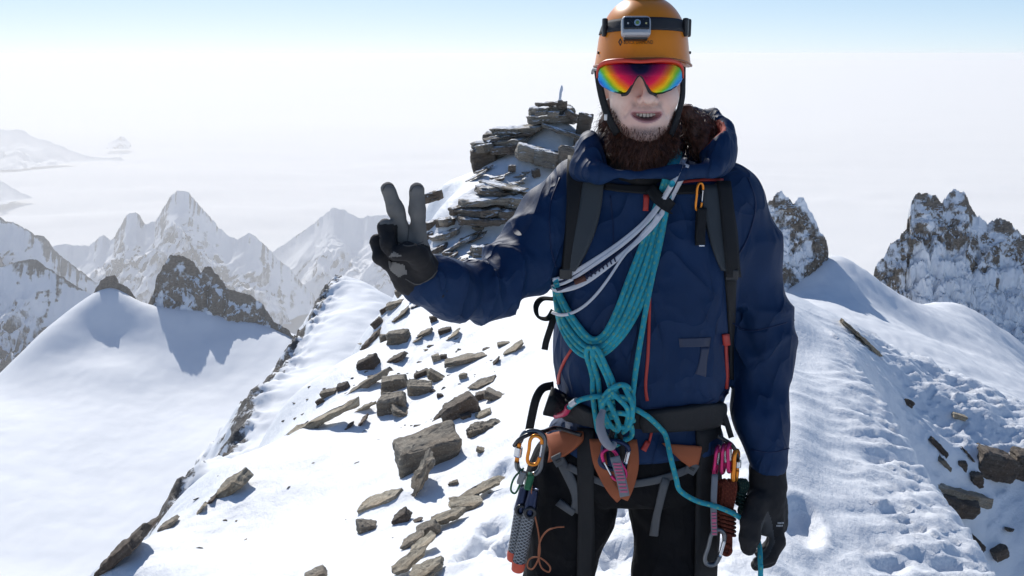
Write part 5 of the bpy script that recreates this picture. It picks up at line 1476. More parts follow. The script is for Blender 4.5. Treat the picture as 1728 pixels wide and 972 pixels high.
ws = empty('whistle_strap', tuple(at(1180, 380, 1.95))); tag(ws, 'short black strap with metal tip hanging from the chest carabiner', 'strap')
line_patch('webbing', [(1180, 352), (1179, 375), (1178, 400), (1179, 414)], 13, M_BLACK, ws, off=0.012, thick=0.003, bvh=B0)
p, n = surf(1179, 415, 0.016, B0); rbox('tip', p, (0.011, 0.004, 0.003), K_SILVER, ws, 0.3)

# quickdraws: sewn slings with bars
def dogbone(label, pts, w, bar_from, bar_to, nb, cols):
    e = empty('quickdraw_sling', tuple(pts[0])); tag(e, label, 'sling')
    ribbon('webbing', pts, w, cols[0], e, thick=0.004)
    C = catmull(np.array(pts), 12)
    for k in range(nb):
        t = bar_from + (bar_to - bar_from) * k / (nb - 1)
        c = C[int(t * (len(C) - 1))]
        rbox('bar', c + np.array([0, -0.0044, 0]), (w * 0.78, 0.0022, 0.0042), cols[1], e, 0.3)
    return e
M_PKB = mat_fabric('bar_pink', (0.50, 0.12, 0.20), rough=0.8)
M_WG = mat_fabric('dogbone_grey', (0.17, 0.18, 0.20), rough=0.8)
dogbone('grey sewn sling with pink bars hanging between the legs', [at(1037, 770, 1.885), at(1043, 790, 1.882), at(1049, 812, 1.885), at(1054, 836, 1.892)], 0.020, 0.2, 0.9, 9, (M_WG, M_PKB))
dogbone('grey sewn sling with pink bars hanging at the right thigh', [at(1206, 800, 1.965), at(1204, 840, 1.955), at(1204, 870, 1.955), at(1205, 902, 1.96)], 0.013, 0.62, 0.98, 8, (M_WG, M_PKB))
bl = tube('sling_loop', [at(1018, 692, 1.905), at(1013, 708, 1.895), at(1014, 726, 1.888), at(1021, 744, 1.886), at(1031, 754, 1.89), at(1037, 748, 1.90)], [0.006, 0.0085, 0.0095, 0.0095, 0.008, 0.006], mat_fabric('sleeve_lilac_grey', (0.24, 0.24, 0.27), rough=0.8), None, n=6, seg=12)
tag(bl, 'pale grey sleeved loop left of the rope knot at the waist', 'sling')

# belay device, ice screws, cords on the left
bd = empty('belay_device', tuple(at(884, 812, 1.96))); tag(bd, 'small green and grey belay device below the large carabiner', 'belay device')
rbox('body', at(893, 812, 1.955), (0.016, 0.02, 0.036), K_GREEN, bd, 0.3, rot=Matrix.Rotation(0.25, 3, 'Y'))
rbox('plate', at(880, 806, 1.95), (0.014, 0.012, 0.030), K_GREY, bd, 0.3, rot=Matrix.Rotation(0.3, 3, 'Y'))
tube('wire', [at(884, 790, 1.955), at(868, 806, 1.95), at(862, 826, 1.95), at(870, 832, 1.95), at(880, 812, 1.95)], 0.0022, K_GREEN, bd, n=5)
def mat_mesh():
    m, nt, b = new_mat('screw_mesh')
    uv = nt.nodes.new('ShaderNodeUVMap'); uv.uv_map = 'UVMap'
    sp = nt.nodes.new('ShaderNodeSeparateXYZ'); nt.links.new(uv.outputs[0], sp.inputs[0])
    def wave(su, sv):
        q = math_(nt, 'ADD', math_(nt, 'MULTIPLY', sp.outputs[0], su), math_(nt, 'MULTIPLY', sp.outputs[1], sv))
        return math_(nt, 'ABSOLUTE', math_(nt, 'SINE', math_(nt, 'MULTIPLY', q, math.pi)))
    k = math_(nt, 'MINIMUM', wave(7, 130), wave(-7, 130))
    nt.links.new(ramp(nt, k, [(0.25, (0.30, 0.31, 0.32)), (0.5, (0.035, 0.035, 0.038))]), b.inputs['Base Color'])
    b.inputs['Roughness'].default_value = 0.45
    add_bump(nt, b, [(math_(nt, 'SUBTRACT', 1.0, k), 0.002, 0.6)])
    return m
M_MESH = mat_mesh()
M_CAP = simple('cap_red', (0.62, 0.075, 0.03), 0.5)
for lb, a, b, y0 in (('left ice screw of two, in a grey mesh sleeve with red cap', (879, 860), (868, 930), 1.975), ('right ice screw of two, in a grey mesh sleeve with red cap', (893, 864), (876, 948), 1.958)):
    e = empty('ice_screw', tuple(at(*a, y0))); tag(e, lb, 'ice screw', 'ice screws at the left hip')
    p0, p1 = at(*a, y0), at(*b, y0); d = (p1 - p0) / np.linalg.norm(p1 - p0)
    tube('sleeve', [p0, (p0 + p1) / 2, p1], 0.0142, M_MESH, e, n=8, seg=20)
    tube('cap', [p1 - d * 0.001, p1 + d * 0.008, p1 + d * 0.020, p1 + d * 0.0235], [0.0146, 0.0150, 0.0135, 0.009], M_CAP, e, n=4, seg=20)
    h0 = p0 - d * 0.055
    tube('hanger', [h0, h0 * 0.5 + p0 * 0.5, p0 + d * 0.002], [0.010, 0.012, 0.0155], K_BLUE, e, n=5, seg=14)
    cc = p0 - d * 0.006 + np.array([0, -0.014, 0])
    tube('eye', [cc + 0.0105 * np.array([math.cos(t), -0.2, math.sin(t)]) for t in np.linspace(0, 2 * math.pi, 12, endpoint=False)], 0.0038, M_DARKPL, e, closed=True, n=3)
cd = tube('accessory_cord', [at(900, 798, 1.955), at(897, 826, 1.95), at(901, 862, 1.95), at(908, 895, 1.948), at(911, 925, 1.946), at(909, 942, 1.945), at(899, 960, 1.945), at(890, 956, 1.945), at(893, 944, 1.945), at(904, 940, 1.945), at(916, 944, 1.944), at(928, 956, 1.944), at(926, 965, 1.944), at(914, 958, 1.945), at(909, 940, 1.947), at(911, 915, 1.944), at(922, 897, 1.942), at(938, 890, 1.942), at(952, 889, 1.944)],
          0.0018, simple('cord_orange', (0.32, 0.10, 0.04), 0.7), None, n=8, seg=8)
tag(cd, 'thin orange cord hanging in two loops over the left thigh', 'cord')
# cord bundles on the right
def bundle(label, x0, x1, y0, y1, Y, mat, r, nl, nw, seed, tail=True):
    q = np.random.default_rng(seed)
    e = empty('cord_bundle', tuple(at((x0 + x1) / 2, y0, Y))); tag(e, label, 'cord')
    cx = (x0 + x1) / 2; w = (x1 - x0) / 2
    for k in range(nl):
        o = (k + 0.5) / nl * 2 - 1
        xa = cx + w * 0.75 * o
        P = [at(xa - 4, y0 + 6 + q.uniform(-3, 3), Y + 0.006), at(xa, y0 + q.uniform(-2, 3), Y - 0.004), at(xa + 5, y0 + 12, Y - 0.012), at(xa * 0.7 + cx * 0.3 + q.uniform(-2, 2), (y0 + y1) / 2, Y - 0.012), at(xa * 0.5 + cx * 0.5 + 2, y1 - 12, Y - 0.010), at(cx + 6 * o, y1 + q.uniform(-4, 2), Y), at(cx - 6 * o, y1 - 10, Y + 0.012), at(xa - 4, (y0 + y1) / 2, Y + 0.014)]
        tube('loop', P, r, mat, e, closed=True, n=5, seg=8)
    for k in range(nw):
        yy = y0 + (y1 - y0) * (0.40 + 0.40 * k / nw)
        ww = w * 0.82
        P = [at(cx + ww * math.cos(t), yy + 4 * math.cos(t) + 1.2 * math.sin(t), Y - 0.003 - 0.016 * math.sin(t)) for t in np.linspace(0, 2 * math.pi, 10, endpoint=False)]
        tube('wrap', P, r, mat, e, closed=True, n=3, seg=8)
    if tail:
        P = [at(cx + 7 * math.cos(t), y1 - 2 + 8 * math.sin(t), Y - 0.014) for t in np.linspace(0, 2 * math.pi, 10, endpoint=False)]
        tube('end_ring', P, r * 1.25, mat, e, closed=True, n=3, seg=8)
M_RUST = mat_rope('cord_rust', (0.17, 0.030, 0.014), (0.25, 0.06, 0.03), pitch=90)
M_DGREEN = mat_rope('cord_green', (0.02, 0.06, 0.05), (0.10, 0.14, 0.10), pitch=90)
bundle('rust red cord wrapped in a bundle at the right hip', 1209, 1243, 812, 930, 1.985, M_RUST, 0.0036, 6, 7, 1)
bundle('dark green cord bundle behind the lowered hand', 1240, 1262, 808, 872, 2.015, M_DGREEN, 0.0028, 5, 4, 2, tail=False)
# stitching and creases of the raised glove
GR = bvh_of(glove_r)
M_STITCH = mat_fabric('stitch_charcoal', (0.09, 0.086, 0.082), rough=0.9)
for pts in ([(693, 323), (698, 315), (705, 312), (712, 316)], [(646, 322), (650, 313), (657, 310), (664, 314)], 
            [(672, 409), (684, 415), (698, 414), (714, 408)], [(690, 380), (689, 395), (687, 410)], [(684, 470), (704, 480), (726, 470), (738, 456)]):
    line_patch('stitching', dense(pts, 6), 1.7, M_STITCH, glove_r, off=0.0002, thick=0.0007, cols=2, sub=2, bvh=GR, sm=1)
# faint lettering on the lowered glove: too small to read, three light bars
GB = bvh_of(glove_l)
M_WPR = simple('print_pale', (0.45, 0.46, 0.47), 0.6)
for y, x0, x1 in ((882.5, 1312, 1321), (887, 1310, 1320)):
    k = x0
    while k < x1:
        decal('print', [(k, y - 1.4), (k + 1.3, y - 1.4), (k + 1.3, y + 1.2), (k, y + 1.2)], [(0, 1, 2, 3)], GB, M_WPR, glove_l, off=0.0012)
        k += 2.1
# ------------------------------------------------------------------ rocks
def mat_rock(name, c0, c1, c2, snow=0.0):
    m, nt, b = new_mat(name)
    oi = nt.nodes.new('ShaderNodeObjectInfo')
    big = noise_tex(nt, 3.0, 6, 0.62)
    lay = noise_tex(nt, 9.0, 6, 0.65, stretch=(0.5, 0.5, 5.0))
    fine = noise_tex(nt, 85.0, 5, 0.7)
    c = ramp(nt, lay, [(0.28, c0), (0.5, c1), (0.74, c2)])
    c = mixc(nt, ramp(nt, big, [(0.42, 0.0), (0.66, 0.75)]), c, (c1[0] * 0.9 + 0.012, c1[1] * 0.78, c1[2] * 0.62))      # rust stain
    c = mixc(nt, ramp(nt, fine, [(0.56, 0.0), (0.70, 0.55)]), c, tuple(min(1, x * 1.7) for x in c2))                    # pale specks
    c = mixc(nt, ramp(nt, fine, [(0.30, 0.6), (0.44, 0.0)]), c, tuple(x * 0.5 for x in c0))
    br = N(nt, 'ShaderNodeHueSaturation'); nt.links.new(c, br.inputs['Color'])
    nt.links.new(math_(nt, 'ADD', 0.88, math_(nt, 'MULTIPLY', oi.outputs['Random'], 0.6)), br.inputs['Value'])
    colr = br.outputs[0]
    if snow:                                               # snow caught on the ledges
        ge = nt.nodes.new('ShaderNodeNewGeometry'); sx = nt.nodes.new('ShaderNodeSeparateXYZ'); nt.links.new(ge.outputs['Normal'], sx.inputs[0])
        up = ramp(nt, sx.outputs[2], [(0.55, 0.0), (0.85, 1.0)])
        pt = ramp(nt, noise_tex(nt, 2.2, 4, 0.55, coord='Generated'), [(0.55 - snow * 0.2, 0.0), (0.62 - snow * 0.2, 1.0)])
        colr = mixc(nt, math_(nt, 'MULTIPLY', up, pt), colr, (0.84, 0.86, 0.89))
    nt.links.new(colr, b.inputs['Base Color'])
    b.inputs['Roughness'].default_value = 0.8
    b.inputs['Specular IOR Level'].default_value = 0.3
    add_bump(nt, b, [(lay, 0.03, 0.7), (big, 0.04, 0.4), (fine, 0.004, 0.7)])
    return m
R_GREY = mat_rock('rock_grey', (0.092, 0.080, 0.066), (0.205, 0.182, 0.146), (0.35, 0.315, 0.25))
R_TAN = mat_rock('rock_tan', (0.14, 0.122, 0.094), (0.28, 0.248, 0.19), (0.42, 0.385, 0.30))
R_DARK = mat_rock('rock_dark', (0.042, 0.036, 0.030), (0.095, 0.080, 0.065), (0.18, 0.152, 0.125), snow=0.0)
def rock_mesh(name, L, D, H, seed, kind='b', cuts=4):
    """angular stone: s = flat slab, b = block, r = weathered lump"""
    q = np.random.default_rng(seed)
    pts = []
    if kind == 's':
        n = int(q.integers(5, 8)); a0 = q.uniform(0, 6.28)
        for k in range(n):
            a = a0 + 2 * math.pi * (k + q.uniform(-0.28, 0.28)) / n
            ca, sa = math.cos(a), math.sin(a)
            s = 1 / max(abs(ca), abs(sa)) * q.uniform(0.80, 1.0)
            x, y = ca * s, sa * s
            pts.append((x, y, q.uniform(0.72, 1.0))); pts.append((x * q.uniform(0.84, 1.03), y * q.uniform(0.84, 1.03), -q.uniform(0.8, 1.0)))
    else:
        for sx in (-1, 1):
            for sy in (-1, 1):
                for sz in (-1, 1):
                    f = 0.42 if kind == 'b' else 0.5
                    pts.append((sx * (1 - q.uniform(0, f)), sy * (1 - q.uniform(0, f)), sz * (1 - q.uniform(0, f))))
        for k in range(4 if kind == 'b' else 12):
            v = q.normal(size=3); v /= np.abs(v).max() if kind == 'b' else np.linalg.norm(v) * 0.9
            pts.append(tuple(v * q.uniform(0.8, 1.0)))
    bm = bmesh.new()
    for p in pts: bm.verts.new((p[0] * L / 2, p[1] * D / 2, p[2] * H / 2))
    r = bmesh.ops.convex_hull(bm, input=list(bm.verts))
    for g in [g for g in r['geom_interior'] if isinstance(g, bmesh.types.BMVert)]: bm.verts.remove(g)
    bmesh.ops.dissolve_limit(bm, angle_limit=0.12, verts=list(bm.verts), edges=list(bm.edges))
    bmesh.ops.bevel(bm, geom=list(bm.edges), offset=min(L, D, H) * 0.05, segments=1, affect='EDGES')
    bmesh.ops.triangulate(bm, faces=list(bm.faces))
    big = max(L, D, H)
    for it in range(cuts):
        es = [e for e in bm.edges if e.calc_length() > big * 0.075]
        if not es or len(bm.verts) > 2600: break
        bmesh.ops.subdivide_edges(bm, edges=es, cuts=1)
        bmesh.ops.triangulate(bm, faces=[f for f in bm.faces if len(f.verts) > 3])
    bm.normal_update()
    V = np.array([v.co[:] for v in bm.verts]); Nn = np.array([v.normal[:] for v in bm.verts])
    s = 1 / big
    lay = H / (5.0 if kind == 's' else 7.0)
    li = np.floor(V[:, 2] / lay + 0.35 * noise3(V[:, 0] * s * 3, V[:, 1] * s * 3, seed * 0.37))
    step = noise3(li * 5.7 + seed, li * 1.3, V[:, 0] * s * 2.0) * 0.085 * min(L, D)
    side = 1 - np.abs(Nn[:, 2])
    am = 0.032 if kind != 'r' else 0.055
    d = am * big * fbm(V[:, 0] * s * 6 + seed, V[:, 1] * s * 6, V[:, 2] * s * 6, 4, gain=0.55) + step * side * (1.0 if kind == 's' else 0.6)
    V = V + Nn * d[:, None]
    for v, c in zip(bm.verts, V): v.co = c
    me = bpy.data.meshes.new(name); bm.to_mesh(me); bm.free()
    me.polygons.foreach_set('use_smooth', np.ones(len(me.polygons), bool))
    try: me.set_sharp_from_angle(angle=math.radians(28))
    except Exception: pass
    return me
R_GREYS = mat_rock('rock_grey_snowy', (0.085, 0.078, 0.068), (0.19, 0.176, 0.150), (0.33, 0.305, 0.26), snow=0.7)
R_DARKS = mat_rock('rock_dark_snowy', (0.05, 0.044, 0.037), (0.115, 0.10, 0.082), (0.21, 0.18, 0.15), snow=0.5)
MATS = {'T': R_GREYS, 'G': R_GREYS, 'D': R_DARKS, 'g': R_GREY, 't': R_TAN, 'd': R_DARK}
rock_n = 0
def rock(box, tilt, kind, mat, label=None, parent=None, Y=None, depth=0.8, yaw=None, pitch=0.0, name='rock', grow=1.1, sink=0.0):
    """box: left, top, right, bottom pixels of the stone in the photograph"""
    global rock_n
    rock_n += 1
    x0, y0, x1, y1 = box
    cx, cy = (x0 + x1) / 2, (y0 + y1) / 2
    if Y is None:
        loc, nor = hit_ground(cx, y0 * 0.2 + y1 * 0.8)
        Y = loc.y if loc is not None else 8.0
    c = at(cx, cy, Y)
    zc = (c[1]) * CT - (c[2] - CAM_Z) * ST
    m = zc / FPX
    w, h = (x1 - x0) * m * grow, (y1 - y0) * m * grow
    t = math.radians(tilt)
    ct, st = abs(math.cos(t)), abs(math.sin(t))
    # solve the stone's own length and thickness from its tilted outline
    if abs(tilt) > 8:
        L = min(w / max(ct, 0.3), math.hypot(w, h)); H = max((h - L * st) / ct, 0.22 * min(w, h))
    else:
        L, H = w, h
    D = max(L * depth, H * 0.8) if kind != 's' else max(L * depth, 1.4 * H)
    if kind == 's': H = max(H - D * 0.22, H * 0.42)           # part of the height seen is the top face
    me = rock_mesh(name, L, D, H, 100 + rock_n, kind)
    R = Matrix.Rotation(-t, 4, 'Y') @ Matrix.Rotation(math.radians(pitch), 4, 'X') @ Matrix.Rotation(math.radians(yaw if yaw is not None else random.uniform(-14, 14)), 4, 'Z')
    o = bpy.data.objects.new(name, me); COL.objects.link(o)
    me.materials.append(MATS[mat])
    o.matrix_world = Matrix.Translation(Vector(c) + Vector((0, D * 0.25, -(0.10 * h if parent is None else 0.0)))) @ R
    if parent is not None:
        o.parent = parent; o.matrix_parent_inverse = Matrix.Translation(-Vector(parent.location))
    elif label:
        tag(o, label, 'rock')
    return o

# loose stones on the left slope, from far to near
LOOSE = [
    ((666, 481, 686, 504), 20, 'b', 'g', 'topmost stone of the row along the snow edge below the raised glove'),
    ((652, 506, 681, 524), 15, 'b', 'g', 'second stone of the row along the snow edge, flat and wide'),
    ((641, 514, 657, 533), 30, 'b', 'd', 'third stone of the row along the snow edge, small and dark'),
    ((658, 518, 689, 545), 40, 's', 'g', 'slanting slab just right of the row along the snow edge'),
    ((629, 531, 646, 559), 40, 'b', 'd', 'dark upright stone fourth in the row along the snow edge'),
    ((725, 532, 738, 547), 10, 'b', 'd', 'small dark stone half hidden under the raised blue sleeve'),
    ((740, 548, 761, 568), 15, 's', 'd', 'small brown stone right under the elbow of the blue sleeve'),
    ((748, 555, 778, 576), 35, 's', 't', 'pale thin slab leaning under the elbow of the blue sleeve'),
    ((609, 555, 642, 589), 45, 'b', 'd', 'large dark wedge at the very edge of the snow slope'),
    ((640, 563, 660, 582), 5, 'b', 'g', 'square stone between two bigger boulders near the slope edge'),
    ((654, 552, 692, 588), 12, 'b', 'g', 'biggest boulder of the group near the slope edge'),
    ((699, 548, 729, 576), 30, 's', 'g', 'grey slab tilted on the snow right of the boulder group'),
    ((687, 567, 711, 583), 28, 's', 'g', 'narrow slab lying in front of the grey tilted slab'),
    ((851, 573, 885, 601), 32, 's', 't', 'pale tan flat stone alone on clean snow below the armpit'),
    ((839, 576, 860, 586), 5, 's', 't', 'small pale stone just left of the tan flat stone'),
    ((829, 603, 843, 619), 50, 'b', 'd', 'small dark upright chip on clean snow'),
    ((813, 585, 826, 592), 15, 's', 'd', 'thin dark sliver on clean snow upslope of the brown slab group'),
    ((728, 596, 744, 615), 10, 'b', 't', 'small pale pointed stone upslope of the stacked blocks'),
    ((750, 591, 818, 622), 12, 's', 'g', 'wide brown slab group edge with pointed left end'),
    ((742, 598, 754, 609), 0, 'b', 'd', 'little dark stone beside the pale pointed stone'),
    ((603, 594, 637, 631), 25, 'b', 'd', 'dark boulder at the head of two long slabs'),
    ((655, 592, 683, 617), 30, 'b', 'd', 'dark block resting at the upper end of a long slab'),
    ((580, 612, 662, 668), 33, 's', 'g', 'long slab with a dark block at its upper end'),
    ((568, 643, 587, 666), 20, 'b', 'd', 'small dark upright stone at the lower end of a long slab'),
    ((541, 655, 568, 674), 10, 'b', 'g', 'square stone left of the small upright one'),
    ((534, 668, 546, 687), 40, 'b', 'd', 'small dark stone at the slope edge above the plank-like slab'),
    ((470, 664, 606, 744), 30, 's', 't', 'long plank-like tan slab jutting out at the slope edge'),
    ((568, 674, 632, 712), 27, 's', 't', 'thin brown slab below the plank-like one'),
    ((590, 699, 621, 729), 45, 's', 'd', 'dark flat stone standing on edge below the thin brown slab'),
    ((566, 713, 597, 732), 30, 's', 'd', 'low dark stone half sunk in snow below the thin brown slab'),
    ((774, 629, 788, 642), 0, 'b', 't', 'tiny pale stone alone between brown slab and stacked blocks'),
    ((698, 621, 724, 642), 20, 'b', 'd', 'dark block at the back of the stacked blocks'),
    ((720, 620, 749, 651), -35, 'b', 't', 'tan block leaning right on the stacked blocks'),
    ((685, 643, 725, 675), -8, 'b', 'g', 'grey block at the front of the stacked blocks'),
    ((639, 637, 686, 668), 8, 'b', 'g', 'square grey block standing on a flat slab'),
    ((637, 660, 688, 712), 10, 'b', 'g', 'upright grey slab under the square block'),
    ((660, 682, 700, 711), -18, 's', 'g', 'flat slab at the foot of the square grey block'),
    ((724, 657, 735, 666), 0, 'b', 'd', 'small dark pebble right of the stacked blocks'),
    ((737, 664, 748, 673), 0, 'b', 'd', 'small dark pebble left of the tall dark boulder'),
    ((748, 660, 801, 720), 28, 'b', 'd', 'tall dark brown boulder with a sloping top'),
    ((731, 688, 753, 716), 45, 'b', 'd', 'dark stone leaning on the left of the tall dark boulder'),
    ((788, 637, 832, 661), 20, 's', 'g', 'flat stone at the top of the small cluster right of the dark boulder'),
    ((802, 659, 824, 685), 8, 'b', 'd', 'dark split stone inside the small cluster right of the dark boulder'),
    ((819, 657, 853, 682), -22, 'b', 'g', 'grey wedge at the right of the small cluster'),
    ((796, 686, 812, 701), 10, 'b', 'd', 'dark cube at the bottom of the small cluster'),
    ((800, 688, 828, 711), 25, 's', 't', 'pale flat stone at the bottom of the small cluster'),
    ((778, 694, 796, 714), 20, 'b', 'd', 'small dark stone touching the tall dark boulder'),
    ((786, 711, 842, 741), 12, 'r', 'g', 'rounded grey rough boulder low on open snow'),
    ((664, 724, 777, 812), 14, 'b', 'g', 'big block with a broad flat pale top'),
    ((672, 770, 736, 858), 62, 'r', 'g', 'rough grey rock standing in front of the big flat-topped block'),
    ((608, 822, 673, 867), 25, 's', 't', 'pale flat slab lying alone below the big block'),
    ((663, 857, 690, 891), 35, 'b', 'd', 'brown wedge below the rough grey rock'),
    ((600, 882, 634, 903), -8, 'b', 'g', 'small pyramid stone alone low on the slope'),
    ((758, 809, 775, 825), 20, 'b', 'g', 'small grey stone between rough rock and ledge'),
    ((698, 872, 714, 883), 20, 's', 'd', 'tiny dark chip below the brown wedge'),
    ((804, 753, 823, 768), -15, 's', 't', 'small brown chip on open snow right of the big block'),
    ((362, 793, 413, 848), 38, 'b', 't', 'tan boulder with dark cracks on the lower slope edge'),
    ((337, 839, 362, 858), 35, 'b', 'd', 'small dark stone below the tan boulder'),
    ((326, 851, 347, 871), 50, 'b', 't', 'lowest small pale stone below the tan boulder'),
    ((264, 874, 296, 898), 32, 'b', 'g', 'small pointed stone right of the long dark boulders'),
    ((220, 877, 264, 909), 35, 'b', 'd', 'upper of two long dark boulders at the lower left edge'),
    ((160, 896, 232, 970), 42, 'b', 'd', 'lower and bigger of two long dark boulders at the lower left edge'),
    ((508, 958, 550, 990), 22, 'b', 'g', 'grey stone cut by the bottom of the picture'),
    # right side
    ((1424, 536, 1484, 592), -42, 's', 't', 'slanting brown rock rib on the snow crest right of the blue sleeve'),
    ((1525, 669, 1542, 692), -30, 'b', 'd', 'small dark stone sunk in snow above the right rock cluster'),
    ((1609, 694, 1631, 711), -18, 'b', 't', 'small tan stone alone above the right rock cluster'),
    ((1611, 753, 1622, 764), -10, 'b', 'd', 'tiny dark stone in the middle of the right hollow'),
    ((1570, 733, 1598, 768), -45, 'b', 'd', 'dark stone at the top left of the right rock cluster'),
    ((1583, 765, 1608, 796), -45, 'b', 'g', 'brown stone just below the top left one in the right cluster'),
    ((1626, 752, 1653, 788), -50, 's', 'd', 'dark slab leaning on the right boulder'),
    ((1616, 776, 1634, 796), -10, 'b', 'd', 'small dark block behind the long right slab'),
    ((1652, 752, 1718, 816), -12, 'b', 'd', 'large brown boulder of the right rock cluster'),
    ((1713, 756, 1750, 810), -10, 'b', 'd', 'dark boulder cut by the right picture edge'),
    ((1636, 794, 1660, 823), 0, 'r', 'd', 'dark rounded stone below the large right boulder'),
    ((1583, 826, 1658, 880), -12, 'b', 'd', 'block under the long right slab'),
    ((1562, 792, 1687, 866), -20, 's', 'g', 'long flat grey slab of the right cluster pointing to the lower right'),
    ((1630, 893, 1660, 932), -40, 'b', 'd', 'dark stone peeping over the snow lip at the lower right'),
    ((1676, 918, 1702, 946), 20, 'b', 'd', 'small dark stone on shaded snow at the lower right'),
    ((1698, 890, 1713, 899), -10, 's', 'd', 'tiny dark flake on shaded snow at the lower right'),
]
for k, (bx_, tl_, kd, mt, lb) in enumerate(LOOSE):
    dp = 0.55 if kd == 's' and (bx_[2] - bx_[0]) > 60 else 0.85
    if 'plank' in lb or 'long slab with' in lb: dp = 0.22
    if 'long flat grey' in lb: dp = 0.45
    Yr = 6.9 - (bx_[3] - 790) * 0.0038 if bx_[0] > 1555 and bx_[1] > 730 else None      # in the hollow beyond the wind lip
    if Yr is not None:
        hg = hit_ground((bx_[0] + bx_[2]) / 2, bx_[1] * 0.2 + bx_[3] * 0.8)[0]
        if hg is not None and hg.y > 5.6: Yr = hg.y - 0.04
    rock(bx_, tl_, kd, mt, lb, depth=dp, grow=1.12, Y=Yr)

def outcrop(label, slabs, Y):
    x = np.mean([s[0][0] + s[0][2] for s in slabs]) / 2; y = max(s[0][3] for s in slabs)
    e = empty('rock_outcrop', tuple(at(x, y, Y)))
    tag(e, label, 'outcrop')
    for s in slabs:
        rock(s[0], s[1], s[2], s[3].upper() if Y > 10 else s[3], parent=e, Y=(Y + (s[4] if len(s) > 4 else 0.0)) if Y > 10 else None, depth=s[5] if len(s) > 5 else 0.8, name='slab', grow=1.2)
    return e
outcrop('layered slabs of the topmost cairn behind the left shoulder', [
    ((898, 182, 970, 212), 0, 'b', 'g', 0.3), ((893, 190, 966, 212), 2, 's', 'g', 0.0, 0.7), ((899, 181, 925, 192), -5, 's', 'g', -0.1), ((903, 187, 922, 196), 6, 's', 't', -0.15), ((905, 170, 945, 182), 2, 's', 'd', 0.05), ((924, 187, 944, 200), -3, 's', 't', -0.2),
    ((953, 183, 976, 207), -30, 'b', 'd', 0.0), ((926, 178, 958, 194), -4, 's', 'g', 0.15), ((940, 172, 957, 186), 0, 'b', 'd', 0.1), ((975, 193, 998, 230), -6, 'b', 'd', 0.0), ((913, 206, 978, 238), -17, 's', 'g', -0.35), ((968, 225, 1000, 262), -10, 'b', 'd', -0.3)], 15.1)
outcrop('big dark layered outcrop jutting left above the snow ridge', [
    ((822, 222, 900, 268), 5, 'b', 'd', 0.45), ((812, 236, 880, 272), 8, 'b', 'g', 0.25), ((836, 210, 919, 229), 4, 's', 'g', 0.2), ((817, 219, 906, 242), 9, 's', 'd', 0.1), ((806, 231, 893, 253), 7, 's', 'g', 0.0), ((828, 243, 880, 264), 5, 's', 'd', -0.1), ((792, 250, 836, 284), 8, 'b', 'd', 0.0), ((803, 240, 832, 262), 10, 's', 'g', -0.15),
    ((874, 243, 925, 279), -14, 'b', 'g', -0.5), ((903, 251, 962, 289), -8, 's', 'g', -0.7), ((857, 279, 871, 290), 0, 'b', 'd', -0.6), ((897, 285, 912, 300), 10, 'b', 'd', -0.7), ((800, 276, 822, 298), 20, 'b', 'd', 0.1), ((940, 250, 990, 300), -8, 'b', 'd', -0.8)], 14.9)
outcrop('stack of thin flat slabs sticking out of snow above the raised sleeve', [
    ((785, 332, 890, 384), 0, 'b', 'd', 0.3), ((811, 307, 893, 325), -10, 's', 'g', 0.0), ((803, 318, 880, 336), -6, 's', 'd', 0.0), ((771, 330, 880, 352), 3, 's', 'g', -0.2), ((758, 345, 783, 367), 10, 's', 'd', -0.2), ((768, 350, 856, 370), 2, 's', 'd', -0.35), ((772, 362, 850, 386), -2, 's', 'd', -0.4), ((850, 330, 900, 356), -6, 's', 'g', -0.2), ((840, 352, 884, 376), 4, 's', 'd', -0.35)], 13.3)
outcrop('broken rocks scattered between raised glove and blue sleeve', [
    ((722, 372, 790, 420), 20, 'b', 'd', 0.5), ((728, 381, 778, 414), 18, 's', 'g', 0.0), ((715, 319, 744, 346), 15, 's', 'd', 1.2), ((717, 368, 748, 392), 10, 's', 'd', 0.5), ((743, 398, 794, 434), 28, 's', 'g', -0.3), ((725, 411, 754, 432), 25, 'b', 'd', -0.2), ((767, 436, 791, 454), 18, 'b', 'd', -0.8), ((790, 414, 817, 432), 22, 's', 'g', -0.6), ((713, 392, 732, 412), 20, 'b', 'd', 0.3), ((740, 366, 762, 384), 10, 's', 'g', 0.1), ((742, 425, 772, 446), 25, 's', 'd', -0.5)], 12.9)
# more broken slabs between the outcrops
qf = np.random.default_rng(21)
filler = []
while len(filler) < 46:
    px, py = qf.uniform(655, 905), qf.uniform(285, 520)
    if abs(px - (870 - (py - 290) * 0.80)) > 62: continue
    w = qf.uniform(16, 46) * (1.0 if py < 430 else 0.8); h = w * qf.uniform(0.28, 0.5)
    filler.append(((px - w / 2, py - h / 2, px + w / 2, py + h / 2), qf.uniform(2, 30), 's' if qf.uniform() < 0.75 else 'b', 'g' if qf.uniform() < 0.5 else 'd'))
e_f = empty('rock_outcrop', tuple(at(790, 430, 12.5)))
tag(e_f, 'broken slabs breaking through the snow ridge between cairn and raised glove', 'outcrop')
for fb, ft, fk, fm in filler:
    if hit_ground((fb[0] + fb[2]) / 2, fb[3])[0] is None: continue
    rock(fb, ft, fk, fm.upper(), parent=e_f, name='slab', depth=0.8)
outcrop('pale bedrock ledge breaking the snow at the bottom centre left', [
    ((774, 808, 850, 848), 24, 's', 't', 0.45, 0.4), ((762, 846, 811, 865), 2, 's', 't', 0.15), ((727, 858, 783, 893), 22, 's', 't', 0.0, 0.5), ((702, 882, 737, 914), 25, 'b', 'g', -0.15), ((690, 905, 736, 945), 35, 's', 't', -0.25), ((664, 930, 716, 978), 35, 's', 't', -0.4), ((680, 900, 712, 926), 35, 'b', 'g', -0.2), ((690, 950, 745, 990), 20, 's', 't', -0.45)], 4.75)

